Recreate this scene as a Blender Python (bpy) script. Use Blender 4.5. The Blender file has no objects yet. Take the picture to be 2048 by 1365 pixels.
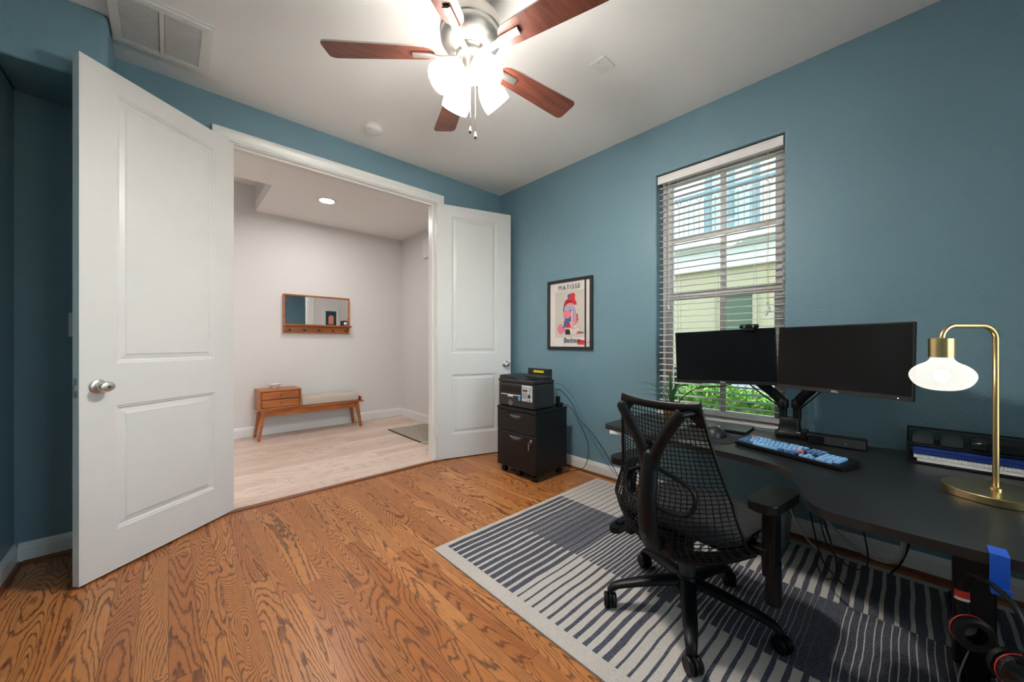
import bpy, bmesh, math, random
from mathutils import Vector, Matrix, Euler
random.seed(7)
PI=math.pi
SHADE,BULB,HALL,LAMP,SKYS,EXPO=12,330,86,8,1.45,1.68
scn=bpy.context.scene
COL=scn.collection
ROOTM={}   # object name -> world matrix of its root
# ------------------------------------------------------------------ tags
def tag(o,label=None,cat=None,group=None,kind=None):
    if label: o['label']=label
    if cat: o['category']=cat
    if group: o['group']=group
    if kind: o['kind']=kind
    return o
def empty(name,loc,rz=0,label=None,cat=None,group=None,kind=None):
    o=bpy.data.objects.new(name,None); COL.objects.link(o)
    o.location=loc; o.rotation_euler=(0,0,rz); o.empty_display_size=.05
    ROOTM[o.name]=Matrix.Translation(loc)@Matrix.Rotation(rz,4,'Z')
    return tag(o,label,cat,group,kind)
def copy_tree(o,parent=None):
    c=o.copy(); COL.objects.link(c); c.parent=parent
    ROOTM[c.name]=ROOTM.get(o.name,Matrix())
    for ch in list(o.children): copy_tree(ch,c)
    return c
# ------------------------------------------------------------------ mesh builder
class MB:
    def __init__(s): s.bm=bmesh.new(); s.mi=0
    def _f(s,vs,smooth=False,mi=None):
        try:
            f=s.bm.faces.new(vs); f.smooth=smooth; f.material_index=s.mi if mi is None else mi; return f
        except ValueError: return None
    def box(s,x0,x1,y0,y1,z0,z1,bev=0,seg=2,m=None):
        if x0>x1:x0,x1=x1,x0
        if y0>y1:y0,y1=y1,y0
        if z0>z1:z0,z1=z1,z0
        b=bmesh.new()
        v=[b.verts.new(p) for p in [(x0,y0,z0),(x1,y0,z0),(x1,y1,z0),(x0,y1,z0),(x0,y0,z1),(x1,y0,z1),(x1,y1,z1),(x0,y1,z1)]]
        for q in [(3,2,1,0),(4,5,6,7),(0,1,5,4),(1,2,6,5),(2,3,7,6),(3,0,4,7)]: b.faces.new([v[i] for i in q])
        if bev>0:
            r=bmesh.ops.bevel(b,geom=list(b.edges),offset=bev,segments=seg,profile=.5,affect='EDGES')
            for f in b.faces: f.smooth=False
        s.merge(b,m); return s
    def obox(s,c,size,M=None,bev=0,seg=2):
        x,y,z=size; T=Matrix.Translation(c)
        if M is not None: T=T@M
        b=MB().box(-x/2,x/2,-y/2,y/2,-z/2,z/2,bev,seg); s.merge(b.bm,T,s.mi); return s
    def merge(s,b,m=None,mi=None):
        vm={}
        for v in b.verts: vm[v]=s.bm.verts.new(m@v.co if m is not None else v.co)
        for f in b.faces:
            try:
                g=s.bm.faces.new([vm[v] for v in f.verts]); g.smooth=f.smooth; g.material_index=(s.mi if mi is None else mi) if f.material_index==0 else f.material_index
            except ValueError: pass
        b.free(); return s
    def lathe(s,prof,seg=24,c=(0,0,0),M=None,smooth=True,cap=True):
        T=Matrix.Translation(c)
        if M is not None: T=T@M
        rings=[]
        for r,z in prof:
            if r<1e-6: rings.append([s.bm.verts.new(T@Vector((0,0,z)))])
            else: rings.append([s.bm.verts.new(T@Vector((r*math.cos(2*PI*i/seg),r*math.sin(2*PI*i/seg),z))) for i in range(seg)])
        for a,b in zip(rings[:-1],rings[1:]):
            if len(a)==1 and len(b)==1: continue
            for i in range(seg):
                j=(i+1)%seg
                if len(a)==1: s._f([a[0],b[j],b[i]],smooth)
                elif len(b)==1: s._f([a[i],a[j],b[0]],smooth)
                else: s._f([a[i],a[j],b[j],b[i]],smooth)
        if cap:
            if len(rings[0])>1: s._f(list(reversed(rings[0])))
            if len(rings[-1])>1: s._f(rings[-1])
        return s
    def cyl(s,p0,p1,r0,r1=None,seg=16):
        p0=Vector(p0);p1=Vector(p1); d=p1-p0; q=Vector((0,0,1)).rotation_difference(d.normalized()).to_matrix().to_4x4()
        r1=r0 if r1 is None else r1
        return s.lathe([(r0,0),(r1,d.length)],seg,p0,q)
    def tube(s,pts,r,seg=8,flat=None,cap=True,up=None,smooth=True):
        """sweep; r number or list; flat=(a,b) elliptical scale"""
        pts=[Vector(p) for p in pts]; n=len(pts)
        rs=r if isinstance(r,(list,tuple)) else [r]*n
        fa,fb=flat if flat else (1,1)
        u0=Vector(up) if up else Vector((0,0,1))
        rings=[]; prev=None
        for i,p in enumerate(pts):
            t=(pts[min(i+1,n-1)]-pts[max(i-1,0)])
            if t.length<1e-9: t=Vector((0,0,1))
            t.normalize()
            if prev is None:
                a=u0 if abs(u0.dot(t))<.95 else Vector((1,0,0))
                nrm=(a-t*a.dot(t)).normalized()
            else:
                nrm=(prev-t*prev.dot(t))
                nrm=nrm.normalized() if nrm.length>1e-6 else prev
            prev=nrm; bn=t.cross(nrm)
            rings.append([s.bm.verts.new(p+nrm*(rs[i]*fa*math.cos(2*PI*k/seg))+bn*(rs[i]*fb*math.sin(2*PI*k/seg))) for k in range(seg)])
        for a,b in zip(rings[:-1],rings[1:]):
            for i in range(seg):
                j=(i+1)%seg; s._f([a[i],a[j],b[j],b[i]],smooth)
        if cap:
            s._f(list(reversed(rings[0]))); s._f(rings[-1])
        return s
    def prism(s,poly,z0,z1,M=None,smooth=False,bev=0):
        b=bmesh.new()
        lo=[b.verts.new((x,y,z0)) for x,y in poly]; hi=[b.verts.new((x,y,z1)) for x,y in poly]
        n=len(poly)
        ft=b.faces.new(hi); fb=b.faces.new(list(reversed(lo)))
        for i in range(n):
            j=(i+1)%n; f=b.faces.new([lo[i],lo[j],hi[j],hi[i]]); f.smooth=smooth
        if bev:
            ed=[e for e in b.edges if (e in ft.edges or e in fb.edges)]
            bmesh.ops.bevel(b,geom=list(set(list(ft.edges)+list(fb.edges))),offset=bev,segments=2,profile=.5,affect='EDGES')
        bmesh.ops.recalc_face_normals(b,faces=b.faces)
        s.merge(b,M); return s
    def quad(s,a,b,c,d,mi=None,smooth=False):
        return s._f([s.bm.verts.new(p) for p in (a,b,c,d)],smooth,mi)
    def grid(s,fn,nu,nv,smooth=True):
        V=[[s.bm.verts.new(fn(i/nu,j/nv)) for i in range(nu+1)] for j in range(nv+1)]
        for j in range(nv):
            for i in range(nu): s._f([V[j][i],V[j][i+1],V[j+1][i+1],V[j+1][i]],smooth)
        return s
    def build(s,name,mats,parent=None,world=True,mods=None,autosm=None):
        me=bpy.data.meshes.new(name)
        if parent is not None:
            m=ROOTM.get(parent.name,Matrix())
            if world: bmesh.ops.transform(s.bm,matrix=m.inverted(),verts=s.bm.verts)
        s.bm.normal_update(); sm_=any(f.smooth for f in s.bm.faces); s.bm.to_mesh(me); s.bm.free()
        if sm_: me.set_sharp_from_angle(angle=math.radians(38))
        if not isinstance(mats,(list,tuple)): mats=[mats]
        for m_ in mats: me.materials.append(m_)
        o=bpy.data.objects.new(name,me); COL.objects.link(o)
        if parent is not None:
            o.parent=parent; ROOTM[o.name]=ROOTM.get(parent.name,Matrix())
        return o
def part(mb,name,mats,parent,world=True): return mb.build(name,mats,parent,world)
def centered(o,loc=None):
    """move a top level mesh's origin to its base centre"""
    me=o.data
    xs=[v.co for v in me.vertices]
    c=Vector(((min(v.x for v in xs)+max(v.x for v in xs))/2,(min(v.y for v in xs)+max(v.y for v in xs))/2,min(v.z for v in xs)))
    me.transform(Matrix.Translation(-c)); o.location=c; ROOTM[o.name]=Matrix.Translation(c)
    return o
def wiremod(o,th): 
    m=o.modifiers.new('w','WIREFRAME'); m.thickness=th; m.use_even_offset=False; m.use_boundary=True; return o
def subs(o,l=1):
    m=o.modifiers.new('s','SUBSURF'); m.levels=l; m.render_levels=l; return o
def bevmod(o,w=.002,seg=2):
    m=o.modifiers.new('b','BEVEL'); m.width=w; m.segments=seg; m.limit_method='ANGLE'; m.angle_limit=.6; return o
def cat(P,n=8):
    """catmull-rom through points"""
    P=[Vector(p) for p in P]; out=[]
    for i in range(len(P)-1):
        p0=P[max(i-1,0)];p1=P[i];p2=P[i+1];p3=P[min(i+2,len(P)-1)]
        for k in range(n):
            t=k/n; out.append(.5*((2*p1)+(-p0+p2)*t+(2*p0-5*p1+4*p2-p3)*t*t+(-p0+3*p1-3*p2+p3)*t**3))
    out.append(P[-1]); return out
def rrect(x0,x1,y0,y1,r,n=5):
    out=[]
    for cx,cy,a in ((x1-r,y0+r,-90),(x1-r,y1-r,0),(x0+r,y1-r,90),(x0+r,y0+r,180)):
        for k in range(n+1):
            t=math.radians(a+90*k/n); out.append((cx+r*math.cos(t),cy+r*math.sin(t)))
    return out
def text_mesh(txt,size,depth=.0005,align='CENTER',offset=0,spacing=1):
    cu=bpy.data.curves.new('t','FONT'); cu.body=txt; cu.size=size; cu.extrude=depth; cu.align_x=align; cu.offset=offset; cu.space_character=spacing; cu.resolution_u=3
    o=bpy.data.objects.new('t',cu); COL.objects.link(o)
    dg=bpy.context.evaluated_depsgraph_get(); me=bpy.data.meshes.new_from_object(o.evaluated_get(dg))
    bpy.data.objects.remove(o); b=bmesh.new(); b.from_mesh(me); bpy.data.meshes.remove(me)
    for f in b.faces: f.material_index=0
    return b
# ------------------------------------------------------------------ materials
def lin(c):
    return tuple(((v/255)/12.92 if v/255<=.04045 else ((v/255+.055)/1.055)**2.4) for v in c)+(1,)
def mat(name,col,rough=.5,metal=0,bump=0,bscale=100,spec=.5,var=0,vscale=5,emis=None,estr=0,coat=0,trans=0,stretch=None,sss=0,bdist=.001):
    m=bpy.data.materials.new(name); m.use_nodes=True; nt=m.node_tree; N=nt.nodes; L=nt.links
    b=N['Principled BSDF']
    c=col if len(col)==4 else tuple(col)+(1,)
    b.inputs['Base Color'].default_value=c; b.inputs['Roughness'].default_value=rough; b.inputs['Metallic'].default_value=metal
    b.inputs['Specular IOR Level'].default_value=spec
    b.inputs['Coat Weight'].default_value=coat
    if trans: b.inputs['Transmission Weight'].default_value=trans
    if emis: b.inputs['Emission Color'].default_value=emis; b.inputs['Emission Strength'].default_value=estr
    tc=N.new('ShaderNodeTexCoord'); vec=tc.outputs['Object']
    if stretch:
        mp=N.new('ShaderNodeMapping'); mp.inputs['Scale'].default_value=stretch; L.new(vec,mp.inputs['Vector']); vec=mp.outputs[0]
    if var or not bump:
        n=N.new('ShaderNodeTexNoise'); n.inputs['Scale'].default_value=vscale; n.inputs['Detail'].default_value=3; L.new(vec,n.inputs['Vector'])
        v=var if var else .03
        mx=N.new('ShaderNodeMix'); mx.data_type='RGBA'; mx.inputs[6].default_value=tuple(x*(1-v) for x in c[:3])+(1,); mx.inputs[7].default_value=tuple(min(1,x*(1+v)) for x in c[:3])+(1,)
        L.new(n.outputs['Fac'],mx.inputs[0]); L.new(mx.outputs[2],b.inputs['Base Color'])
    if bump:
        n2=N.new('ShaderNodeTexNoise'); n2.inputs['Scale'].default_value=bscale; n2.inputs['Detail'].default_value=2; L.new(vec,n2.inputs['Vector'])
        bp=N.new('ShaderNodeBump'); bp.inputs['Strength'].default_value=bump; bp.inputs['Distance'].default_value=bdist; L.new(n2.outputs['Fac'],bp.inputs['Height']); L.new(bp.outputs[0],b.inputs['Normal'])
    return m
def math_(N,L,op,a,b=None,c=None):
    n=N.new('ShaderNodeMath'); n.operation=op
    for i,v in enumerate((a,b,c)):
        if v is None: continue
        if isinstance(v,(int,float)): n.inputs[i].default_value=v
        else: L.new(v,n.inputs[i])
    return n.outputs[0]
def plank_mat(name,along,wid,length,c_lo,c_mid,c_hi,c_line,line_amt,rings,rough,seam=.0012,sc=(9,1.2),seamcol=(.05,.025,.012,1),pore=.35,coat=0.):
    m=bpy.data.materials.new(name); m.use_nodes=True; nt=m.node_tree; N=nt.nodes; L=nt.links; b=N['Principled BSDF']
    M_=lambda op,a,b_=None,c=None: math_(N,L,op,a,b_,c)
    tc=N.new('ShaderNodeTexCoord'); sp=N.new('ShaderNodeSeparateXYZ'); L.new(tc.outputs['Object'],sp.inputs[0])
    A,B=(sp.outputs[0],sp.outputs[1]) if along=='Y' else (sp.outputs[1],sp.outputs[0])
    u=M_('DIVIDE',A,wid); i=M_('FLOOR',u); fu=M_('FRACT',u)
    wn=N.new('ShaderNodeTexWhiteNoise'); wn.noise_dimensions='1D'; L.new(i,wn.inputs['W'])
    v=M_('ADD',M_('DIVIDE',B,length),M_('MULTIPLY',wn.outputs['Value'],7.3)); j=M_('FLOOR',v); fv=M_('FRACT',v)
    cb=N.new('ShaderNodeCombineXYZ'); L.new(i,cb.inputs[0]); L.new(j,cb.inputs[1])
    wn2=N.new('ShaderNodeTexWhiteNoise'); wn2.noise_dimensions='2D'; L.new(cb.outputs[0],wn2.inputs['Vector']); rnd=wn2.outputs['Value']
    g=N.new('ShaderNodeCombineXYZ'); L.new(M_('MULTIPLY',A,sc[0]),g.inputs[0]); L.new(M_('MULTIPLY',B,sc[1]),g.inputs[1]); L.new(M_('MULTIPLY',rnd,40.),g.inputs[2]); rv=M_('ADD',.55,M_('FRACT',M_('MULTIPLY',rnd,17.3)))
    n=N.new('ShaderNodeTexNoise'); n.inputs['Scale'].default_value=1; n.inputs['Detail'].default_value=1.2; n.inputs['Roughness'].default_value=.4; n.inputs['Distortion'].default_value=.5; L.new(g.outputs[0],n.inputs['Vector'])
    # small wiggle
    g2=N.new('ShaderNodeCombineXYZ'); L.new(M_('MULTIPLY',A,90.),g2.inputs[0]); L.new(M_('MULTIPLY',B,22.),g2.inputs[1]); L.new(M_('MULTIPLY',rnd,9.),g2.inputs[2])
    n2=N.new('ShaderNodeTexNoise'); n2.inputs['Scale'].default_value=1; n2.inputs['Detail'].default_value=2; L.new(g2.outputs[0],n2.inputs['Vector'])
    h=M_('ADD',M_('MULTIPLY',M_('MULTIPLY',n.outputs['Fac'],rings),rv),M_('MULTIPLY',n2.outputs['Fac'],.75))
    f=M_('FRACT',h)
    cr=N.new('ShaderNodeValToRGB'); L.new(f,cr.inputs[0]); e=cr.color_ramp.elements; e[0].position=0; e[0].color=(1,1,1,1); e[1].position=1; e[1].color=(0.5,.5,.5,1)
    q=e.new(.16);q.color=(.75,.75,.75,1); q=e.new(.34);q.color=(0,0,0,1); q=e.new(.85);q.color=(.08,.08,.08,1)
    # pores
    g3=N.new('ShaderNodeCombineXYZ'); L.new(M_('MULTIPLY',A,420.),g3.inputs[0]); L.new(M_('MULTIPLY',B,14.),g3.inputs[1]); L.new(rnd,g3.inputs[2])
    n3=N.new('ShaderNodeTexNoise'); n3.inputs['Scale'].default_value=1; n3.inputs['Detail'].default_value=2; L.new(g3.outputs[0],n3.inputs['Vector'])
    por=N.new('ShaderNodeMapRange'); por.inputs[1].default_value=.48; por.inputs[2].default_value=.68; L.new(n3.outputs['Fac'],por.inputs[0])
    base=N.new('ShaderNodeValToRGB'); L.new(rnd,base.inputs[0]); e=base.color_ramp.elements; e[0].color=c_lo; e[1].color=c_hi; q=e.new(.5); q.color=c_mid
    lf=M_('MULTIPLY',M_('ADD',M_('MULTIPLY',cr.outputs[0],M_('ADD',.55,M_('MULTIPLY',n2.outputs['Fac'],.8))),M_('MULTIPLY',por.outputs[0],pore)),line_amt)
    mx=N.new('ShaderNodeMix'); mx.data_type='RGBA'; mx.clamp_factor=True; L.new(lf,mx.inputs[0]); L.new(base.outputs[0],mx.inputs[6]); mx.inputs[7].default_value=c_line
    # seams
    su=M_('MULTIPLY',M_('MINIMUM',fu,M_('SUBTRACT',1.,fu)),wid); sv=M_('MULTIPLY',M_('MINIMUM',fv,M_('SUBTRACT',1.,fv)),length)
    sm=M_('LESS_THAN',M_('MINIMUM',su,sv),seam)
    mx2=N.new('ShaderNodeMix'); mx2.data_type='RGBA'; L.new(M_('MULTIPLY',sm,.6),mx2.inputs[0]); L.new(mx.outputs[2],mx2.inputs[6]); mx2.inputs[7].default_value=seamcol
    L.new(mx2.outputs[2],b.inputs['Base Color'])
    L.new(M_('ADD',rough,M_('MULTIPLY',lf,.15)),b.inputs['Roughness'])
    bp=N.new('ShaderNodeBump'); bp.inputs['Strength'].default_value=.25; bp.inputs['Distance'].default_value=.0006; L.new(M_('SUBTRACT',1.,M_('MAXIMUM',sm,M_('MULTIPLY',lf,.5))),bp.inputs['Height']); L.new(bp.outputs[0],b.inputs['Normal'])
    b.inputs['Coat Weight'].default_value=coat; b.inputs['Coat Roughness'].default_value=.2
    return m
def wood_mat(name,c1,c2,rough=.35,scale=(3,3,40),rings=1.,bump=0):
    m=bpy.data.materials.new(name); m.use_nodes=True; nt=m.node_tree; N=nt.nodes; L=nt.links; b=N['Principled BSDF']
    tc=N.new('ShaderNodeTexCoord'); mp=N.new('ShaderNodeMapping'); mp.inputs['Scale'].default_value=scale; L.new(tc.outputs['Object'],mp.inputs[0])
    n=N.new('ShaderNodeTexNoise'); n.inputs['Scale'].default_value=rings; n.inputs['Detail'].default_value=6; n.inputs['Distortion'].default_value=.6; L.new(mp.outputs[0],n.inputs['Vector'])
    cr=N.new('ShaderNodeValToRGB'); L.new(n.outputs['Fac'],cr.inputs[0]); e=cr.color_ramp.elements; e[0].position=.32; e[0].color=c2; e[1].position=.68; e[1].color=c1
    L.new(cr.outputs[0],b.inputs['Base Color']); b.inputs['Roughness'].default_value=rough
    return m
WALLC=(.165,.282,.340,1)
m_wall=mat('teal_wall_paint',WALLC,.42,bump=.5,bscale=130,bdist=.004,spec=.45)
m_ceil=mat('ceiling_paint',(.88,.87,.855,1),.8,bump=.3,bscale=120,bdist=.002)
m_hall=mat('hall_wall_paint',(.73,.715,.70,1),.6,bump=.12,bscale=150,bdist=.001)
m_trim=mat('white_trim_paint',(.80,.80,.78,1),.3,var=.01)
m_door=mat('white_door_paint',(.72,.715,.705,1),.38,var=.01)
m_oak=plank_mat('oak_floor','Y',.089,.95,lin((176,106,52)),lin((190,120,64)),lin((204,136,78)),lin((86,44,21)),.86,42,.3,coat=0.,sc=(6.6,.72))
m_pale=plank_mat('pale_floor','X',.12,1.25,lin((206,180,164)),lin((218,194,178)),lin((230,208,193)),lin((178,150,134)),.45,14,.4,sc=(5,.8),seamcol=lin((170,145,130)))
m_nickel=mat('brushed_nickel',(.62,.59,.55,1),.42,1,bump=.1,bscale=300,stretch=(1,1,8))
m_black=mat('black_plastic',(.0035,.0035,.004,1),.42,spec=.28)
m_blackg=mat('glossy_black',(.008,.008,.009,1),.12)
m_blackmetal=mat('black_powder_metal',(.005,.005,.0055,1),.4,spec=.3,bump=.15,bscale=600)
m_dark=mat('dark_grey_plastic',(.04,.04,.043,1),.5)
m_screen=mat('monitor_screen',(.003,.003,.0035,1),.22,spec=.16)
m_white=mat('white_plastic',(.8,.8,.78,1),.4)
m_chrome=mat('chrome',(.75,.75,.76,1),.12,1)
m_brass=mat('brushed_brass',(.72,.52,.25,1),.28,1,bump=.08,bscale=200,stretch=(1,1,.1))
m_blade=wood_mat('mahogany_blade',lin((110,62,48)),lin((76,40,31)),.38,(2.5,30,30),1.5)
m_teak=wood_mat('acorn_wood',lin((190,112,52)),lin((152,82,34)),.35,(2,14,14),1.6)
m_teakdark=mat('acorn_gap_shade_and_pegs',lin((70,32,12)),.5)
# ------------------------------------------------------------------ camera
cam=bpy.data.cameras.new('camera'); camo=bpy.data.objects.new('camera',cam); COL.objects.link(camo)
camo.location=(0,0,1.12); camo.rotation_euler=(PI/2,0,-math.atan(687/739.)); cam.sensor_width=36; cam.lens=739/2048*36
cam.shift_y=4/2048; cam.clip_start=.02; scn.camera=camo
# ------------------------------------------------------------------ room
XR,YD,XL,YB,ZC=2.672,3.069,-.57,-.62,2.74
def slab(name,mats,boxes,**k):
    b=MB()
    for q in boxes: b.box(*q)
    return tag(b.build(name,mats),kind='structure')
fl=MB(); fl.box(XL-.1,XR+.12,YB-.1,3.055,-.1,0); tag(fl.build('floor',m_oak),kind='structure')
fl=MB(); fl.box(-3.2,2.80,3.055,5.5,-.1,-.001); tag(fl.build('floor_hall',m_pale),kind='structure')
slab('ceiling',m_ceil,[(XL-.12,XR+.15,YB-.12,YD+.13,ZC,ZC+.12)])
# window wall with a bullnosed recess
WY0,WY1,WZ0,WZ1=.505,1.290,.600,2.372
WT=.17
def window_wall():
    b=MB(); bm=b.bm; r=.016
    prof=[]   # (expand, depth)
    for k in range(7):
        t=PI/2*k/6; prof.append((r*(1-math.sin(t)), r*(1-math.cos(t))))
    prof.append((0,WT))
    rings=[]
    for ex,dp in prof:
        y0,y1,z0,z1=WY0-ex,WY1+ex,WZ0-ex,WZ1+ex; x=XR+dp
        rings.append([bm.verts.new((x,y0,z0)),bm.verts.new((x,y1,z0)),bm.verts.new((x,y1,z1)),bm.verts.new((x,y0,z1))])
    for k,(a,c) in enumerate(zip(rings[:-1],rings[1:])):
        for i in range(4):
            j=(i+1)%4; b._f([a[i],a[j],c[j],c[i]],True)
    Y0,Y1,Z0,Z1=YB-.12,YD+.001,0,ZC+.01
    o=[bm.verts.new(p) for p in ((XR,Y0,Z0),(XR,Y1,Z0),(XR,Y1,Z1),(XR,Y0,Z1))]
    a=rings[0]
    for i in range(4):
        j=(i+1)%4; b._f([o[i],o[j],a[j],a[i]])
    ob=[bm.verts.new(p) for p in ((XR+WT,Y0,Z0),(XR+WT,Y1,Z0),(XR+WT,Y1,Z1),(XR+WT,Y0,Z1))]
    a=rings[-1]
    for i in range(4):
        j=(i+1)%4; b._f([ob[j],ob[i],a[i],a[j]]); b._f([o[j],o[i],ob[i],ob[j]])
    bmesh.ops.recalc_face_normals(bm,faces=bm.faces)
    for e in bm.edges:
        pass
    return tag(b.build('wall_right',m_wall),kind='structure')
window_wall()
slab('wall_left',m_wall,[(XL-.12,XL,YB-.12,YD+.13,0,ZC+.01)])
RW0,RW1,RZ0,RZ1=.50,2.15,.60,2.45  # opening for the added window behind the camera
slab('wall_rear',m_wall,[(XL-.12,RW0,YB-.12,YB,0,ZC+.01),(RW1,XR+.17,YB-.12,YB,0,ZC+.01),(RW0,RW1,YB-.12,YB,0,RZ0),(RW0,RW1,YB-.12,YB,RZ1,ZC+.01)])
# door wall (room side teal, hall side grey) with opening X .325 .. 1.79
OX0,OX1,OZ=.285,1.862,2.452
slab('wall_front',m_wall,[(XL-.12,OX0-.02,YD,YD+.06,0,ZC+.01),(OX1+.02,XR+.001,YD,YD+.06,0,ZC+.01),(OX0-.021,OX1+.021,YD,YD+.06,OZ+.02,ZC+.01)])
slab('wall_hall_near',m_hall,[(-3.2,OX0-.02,YD+.061,YD+.125,0,ZC),(OX1+.02,XR+.0,YD+.061,YD+.125,0,ZC),(OX0-.021,OX1+.021,YD+.061,YD+.125,OZ+.02,ZC)])
# soffit box over the alcove, bullnosed vertical corner
b=MB(); r=.03
pts=[(XL+.001,YD-.001),(XL+.001,2.697)]
for k in range(7):
    t=-PI/2+PI/2*k/6; pts.append((-.22-r+r*math.cos(t),2.697+r+r*math.sin(t)))
pts.append((-.22,YD-.001))
b.prism(pts,2.39,ZC-.0005,smooth=False)
o=b.build('wall_soffit',m_wall); tag(o,kind='structure'); bevmod(o,.012,3)
# hall shell
HY,HX,HZ=5.354,2.641,2.705
slab('wall_hall_back',m_hall,[(-3.2,HX+.1,HY,HY+.12,0,3.15)])
slab('wall_hall_right',m_hall,[(HX,HX+.12,YD+.125,HY+.1,0,3.0)])
slab('wall_hall_left',m_hall,[(-3.3,-3.2,YD,HY+.1,0,3.1)])
slab('ceiling_hall',m_ceil,[(.765,HX+.1,YD+.125,HY,HZ,HZ+.12),(-3.2,.765,YD+.125,4.36,HZ,HZ+.12),(-3.2,-1.2,4.36,HY,HZ,HZ+.12),
   (-1.2,.765,4.36,HY,HZ+.30,HZ+.40)])
slab('wall_hall_tray',m_hall,[(.7651,.80,4.36,HY,HZ+.001,HZ+.3),(-1.2,.80,4.325,4.3599,HZ+.001,HZ+.3),(-1.24,-1.2,4.36,HY,HZ+.001,HZ+.3)])
# threshold strip + casing + jamb
def trim_profile(b,ax):
    pass
def casing():
    b=MB()
    # casing profile: (distance from opening, projection) swept as mitred U on the room side
    prof=[(.0,0),(.0,.014),(.010,.016),(.016,.011),(.026,.013),(.044,.019),(.054,.021),(.070,.021),(.076,.017),(.076,0)]
    def sweep(y,sg):
        rows=[]
        for d_,p in prof:
            rows.append([(OX0-.006-d_,y+sg*p,0),(OX0-.006-d_,y+sg*p,OZ+.006+d_),(OX1+.006+d_,y+sg*p,OZ+.006+d_),(OX1+.006+d_,y+sg*p,0)])
        for a,c in zip(rows[:-1],rows[1:]):
            for i in range(3): b.quad(a[i],a[i+1],c[i+1],c[i])
    sweep(YD,-1); 
    return b
b=casing()
# left extended head ears are covered; jambs
b.box(OX0-.02,OX0,YD-.001,YD+.126,0,OZ+.02); b.box(OX1,OX1+.02,YD-.001,YD+.126,0,OZ+.02); b.box(OX0,OX1,YD-.001,YD+.126,OZ,OZ+.02)
# stops
b.box(OX0,OX0+.012,YD+.04,YD+.075,0,OZ-.012); b.box(OX1-.012,OX1,YD+.04,YD+.075,0,OZ-.012); b.box(OX0,OX1,YD+.04,YD+.075,OZ-.012,OZ)
bmesh.ops.recalc_face_normals(b.bm,faces=b.bm.faces)
tag(b.build('trim_1',m_trim),kind='structure')
b=MB()
for x0,x1 in ((OX0-.10,OX0-.006),(OX1+.006,OX1+.10)): b.box(x0,x1,YD+.126,YD+.146,0,OZ+.1,.003)
b.box(OX0-.1,OX1+.1,YD+.126,YD+.146,OZ+.006,OZ+.1,.003)
tag(b.build('trim_2',m_trim),kind='structure')
b=MB(); b.box(OX0,OX1,3.03,3.072,-.01,.010,.004); tag(b.build('trim_3',mat('threshold_oak',lin((128,70,34)),.35,var=.2,vscale=20,stretch=(2,30,10))),kind='structure')
# recessed latch hole plate on head
# baseboards : profile extruded
BBP=[(0,0),(.014,0),(.014,.078),(.011,.086),(.011,.092),(.007,.097),(.005,.104),(0,.106)]
SHP=[(.014,0),(.030,0),(.029,.008),(.024,.015),(.014,.018)]
def extr(name,prof,p0,p1,nrm,m):
    p0=Vector(p0);p1=Vector(p1);n=Vector(nrm); b=MB()
    A=[b.bm.verts.new(p0+n*x+Vector((0,0,z))) for x,z in prof]; B=[b.bm.verts.new(p1+n*x+Vector((0,0,z))) for x,z in prof]
    k=len(prof)
    for i in range(k):
        j=(i+1)%k; b._f([A[i],A[j],B[j],B[i]])
    b._f(list(reversed(A))); b._f(B); bmesh.ops.recalc_face_normals(b.bm,faces=b.bm.faces)
    return tag(b.build(name,m),kind='structure')
m_shoe=mat('stained_shoe_moulding',lin((120,66,32)),.4,var=.25,vscale=12)
extr('baseboard_right',BBP,(XR,YB,0),(XR,YD,0),(-1,0,0),m_trim)
extr('baseboard_front',BBP,(OX1+.1,YD,0),(XR-.014,YD,0),(0,-1,0),m_trim)
extr('baseboard_alcove',BBP,(XL+.014,YD,0),(OX0-.1,YD,0),(0,-1,0),m_trim)
extr('baseboard_left',BBP,(XL,YB,0),(XL,YD,0),(1,0,0),m_trim)
extr('baseboard_rear',BBP,(XL,YB,0),(XR,YB,0),(0,1,0),m_trim)
extr('trim_4',SHP,(XR,YB,0),(XR,YD,0),(-1,0,0),m_shoe)
extr('trim_5',SHP,(OX1+.1,YD,0),(XR-.03,YD,0),(0,-1,0),m_shoe)
extr('trim_6',SHP,(XL+.03,YD,0),(OX0-.1,YD,0),(0,-1,0),m_shoe)
extr('trim_7',SHP,(XL,YB,0),(XL,YD,0),(1,0,0),m_shoe)
BB2=[(x,z*1.15) for x,z in BBP]
extr('baseboard_hall_back',BB2,(-3.2,HY,0),(HX-.014,HY,0),(0,-1,0),m_trim)
extr('baseboard_hall_right',BB2,(HX,YD+.15,0),(HX,HY,0),(-1,0,0),m_trim)
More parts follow.
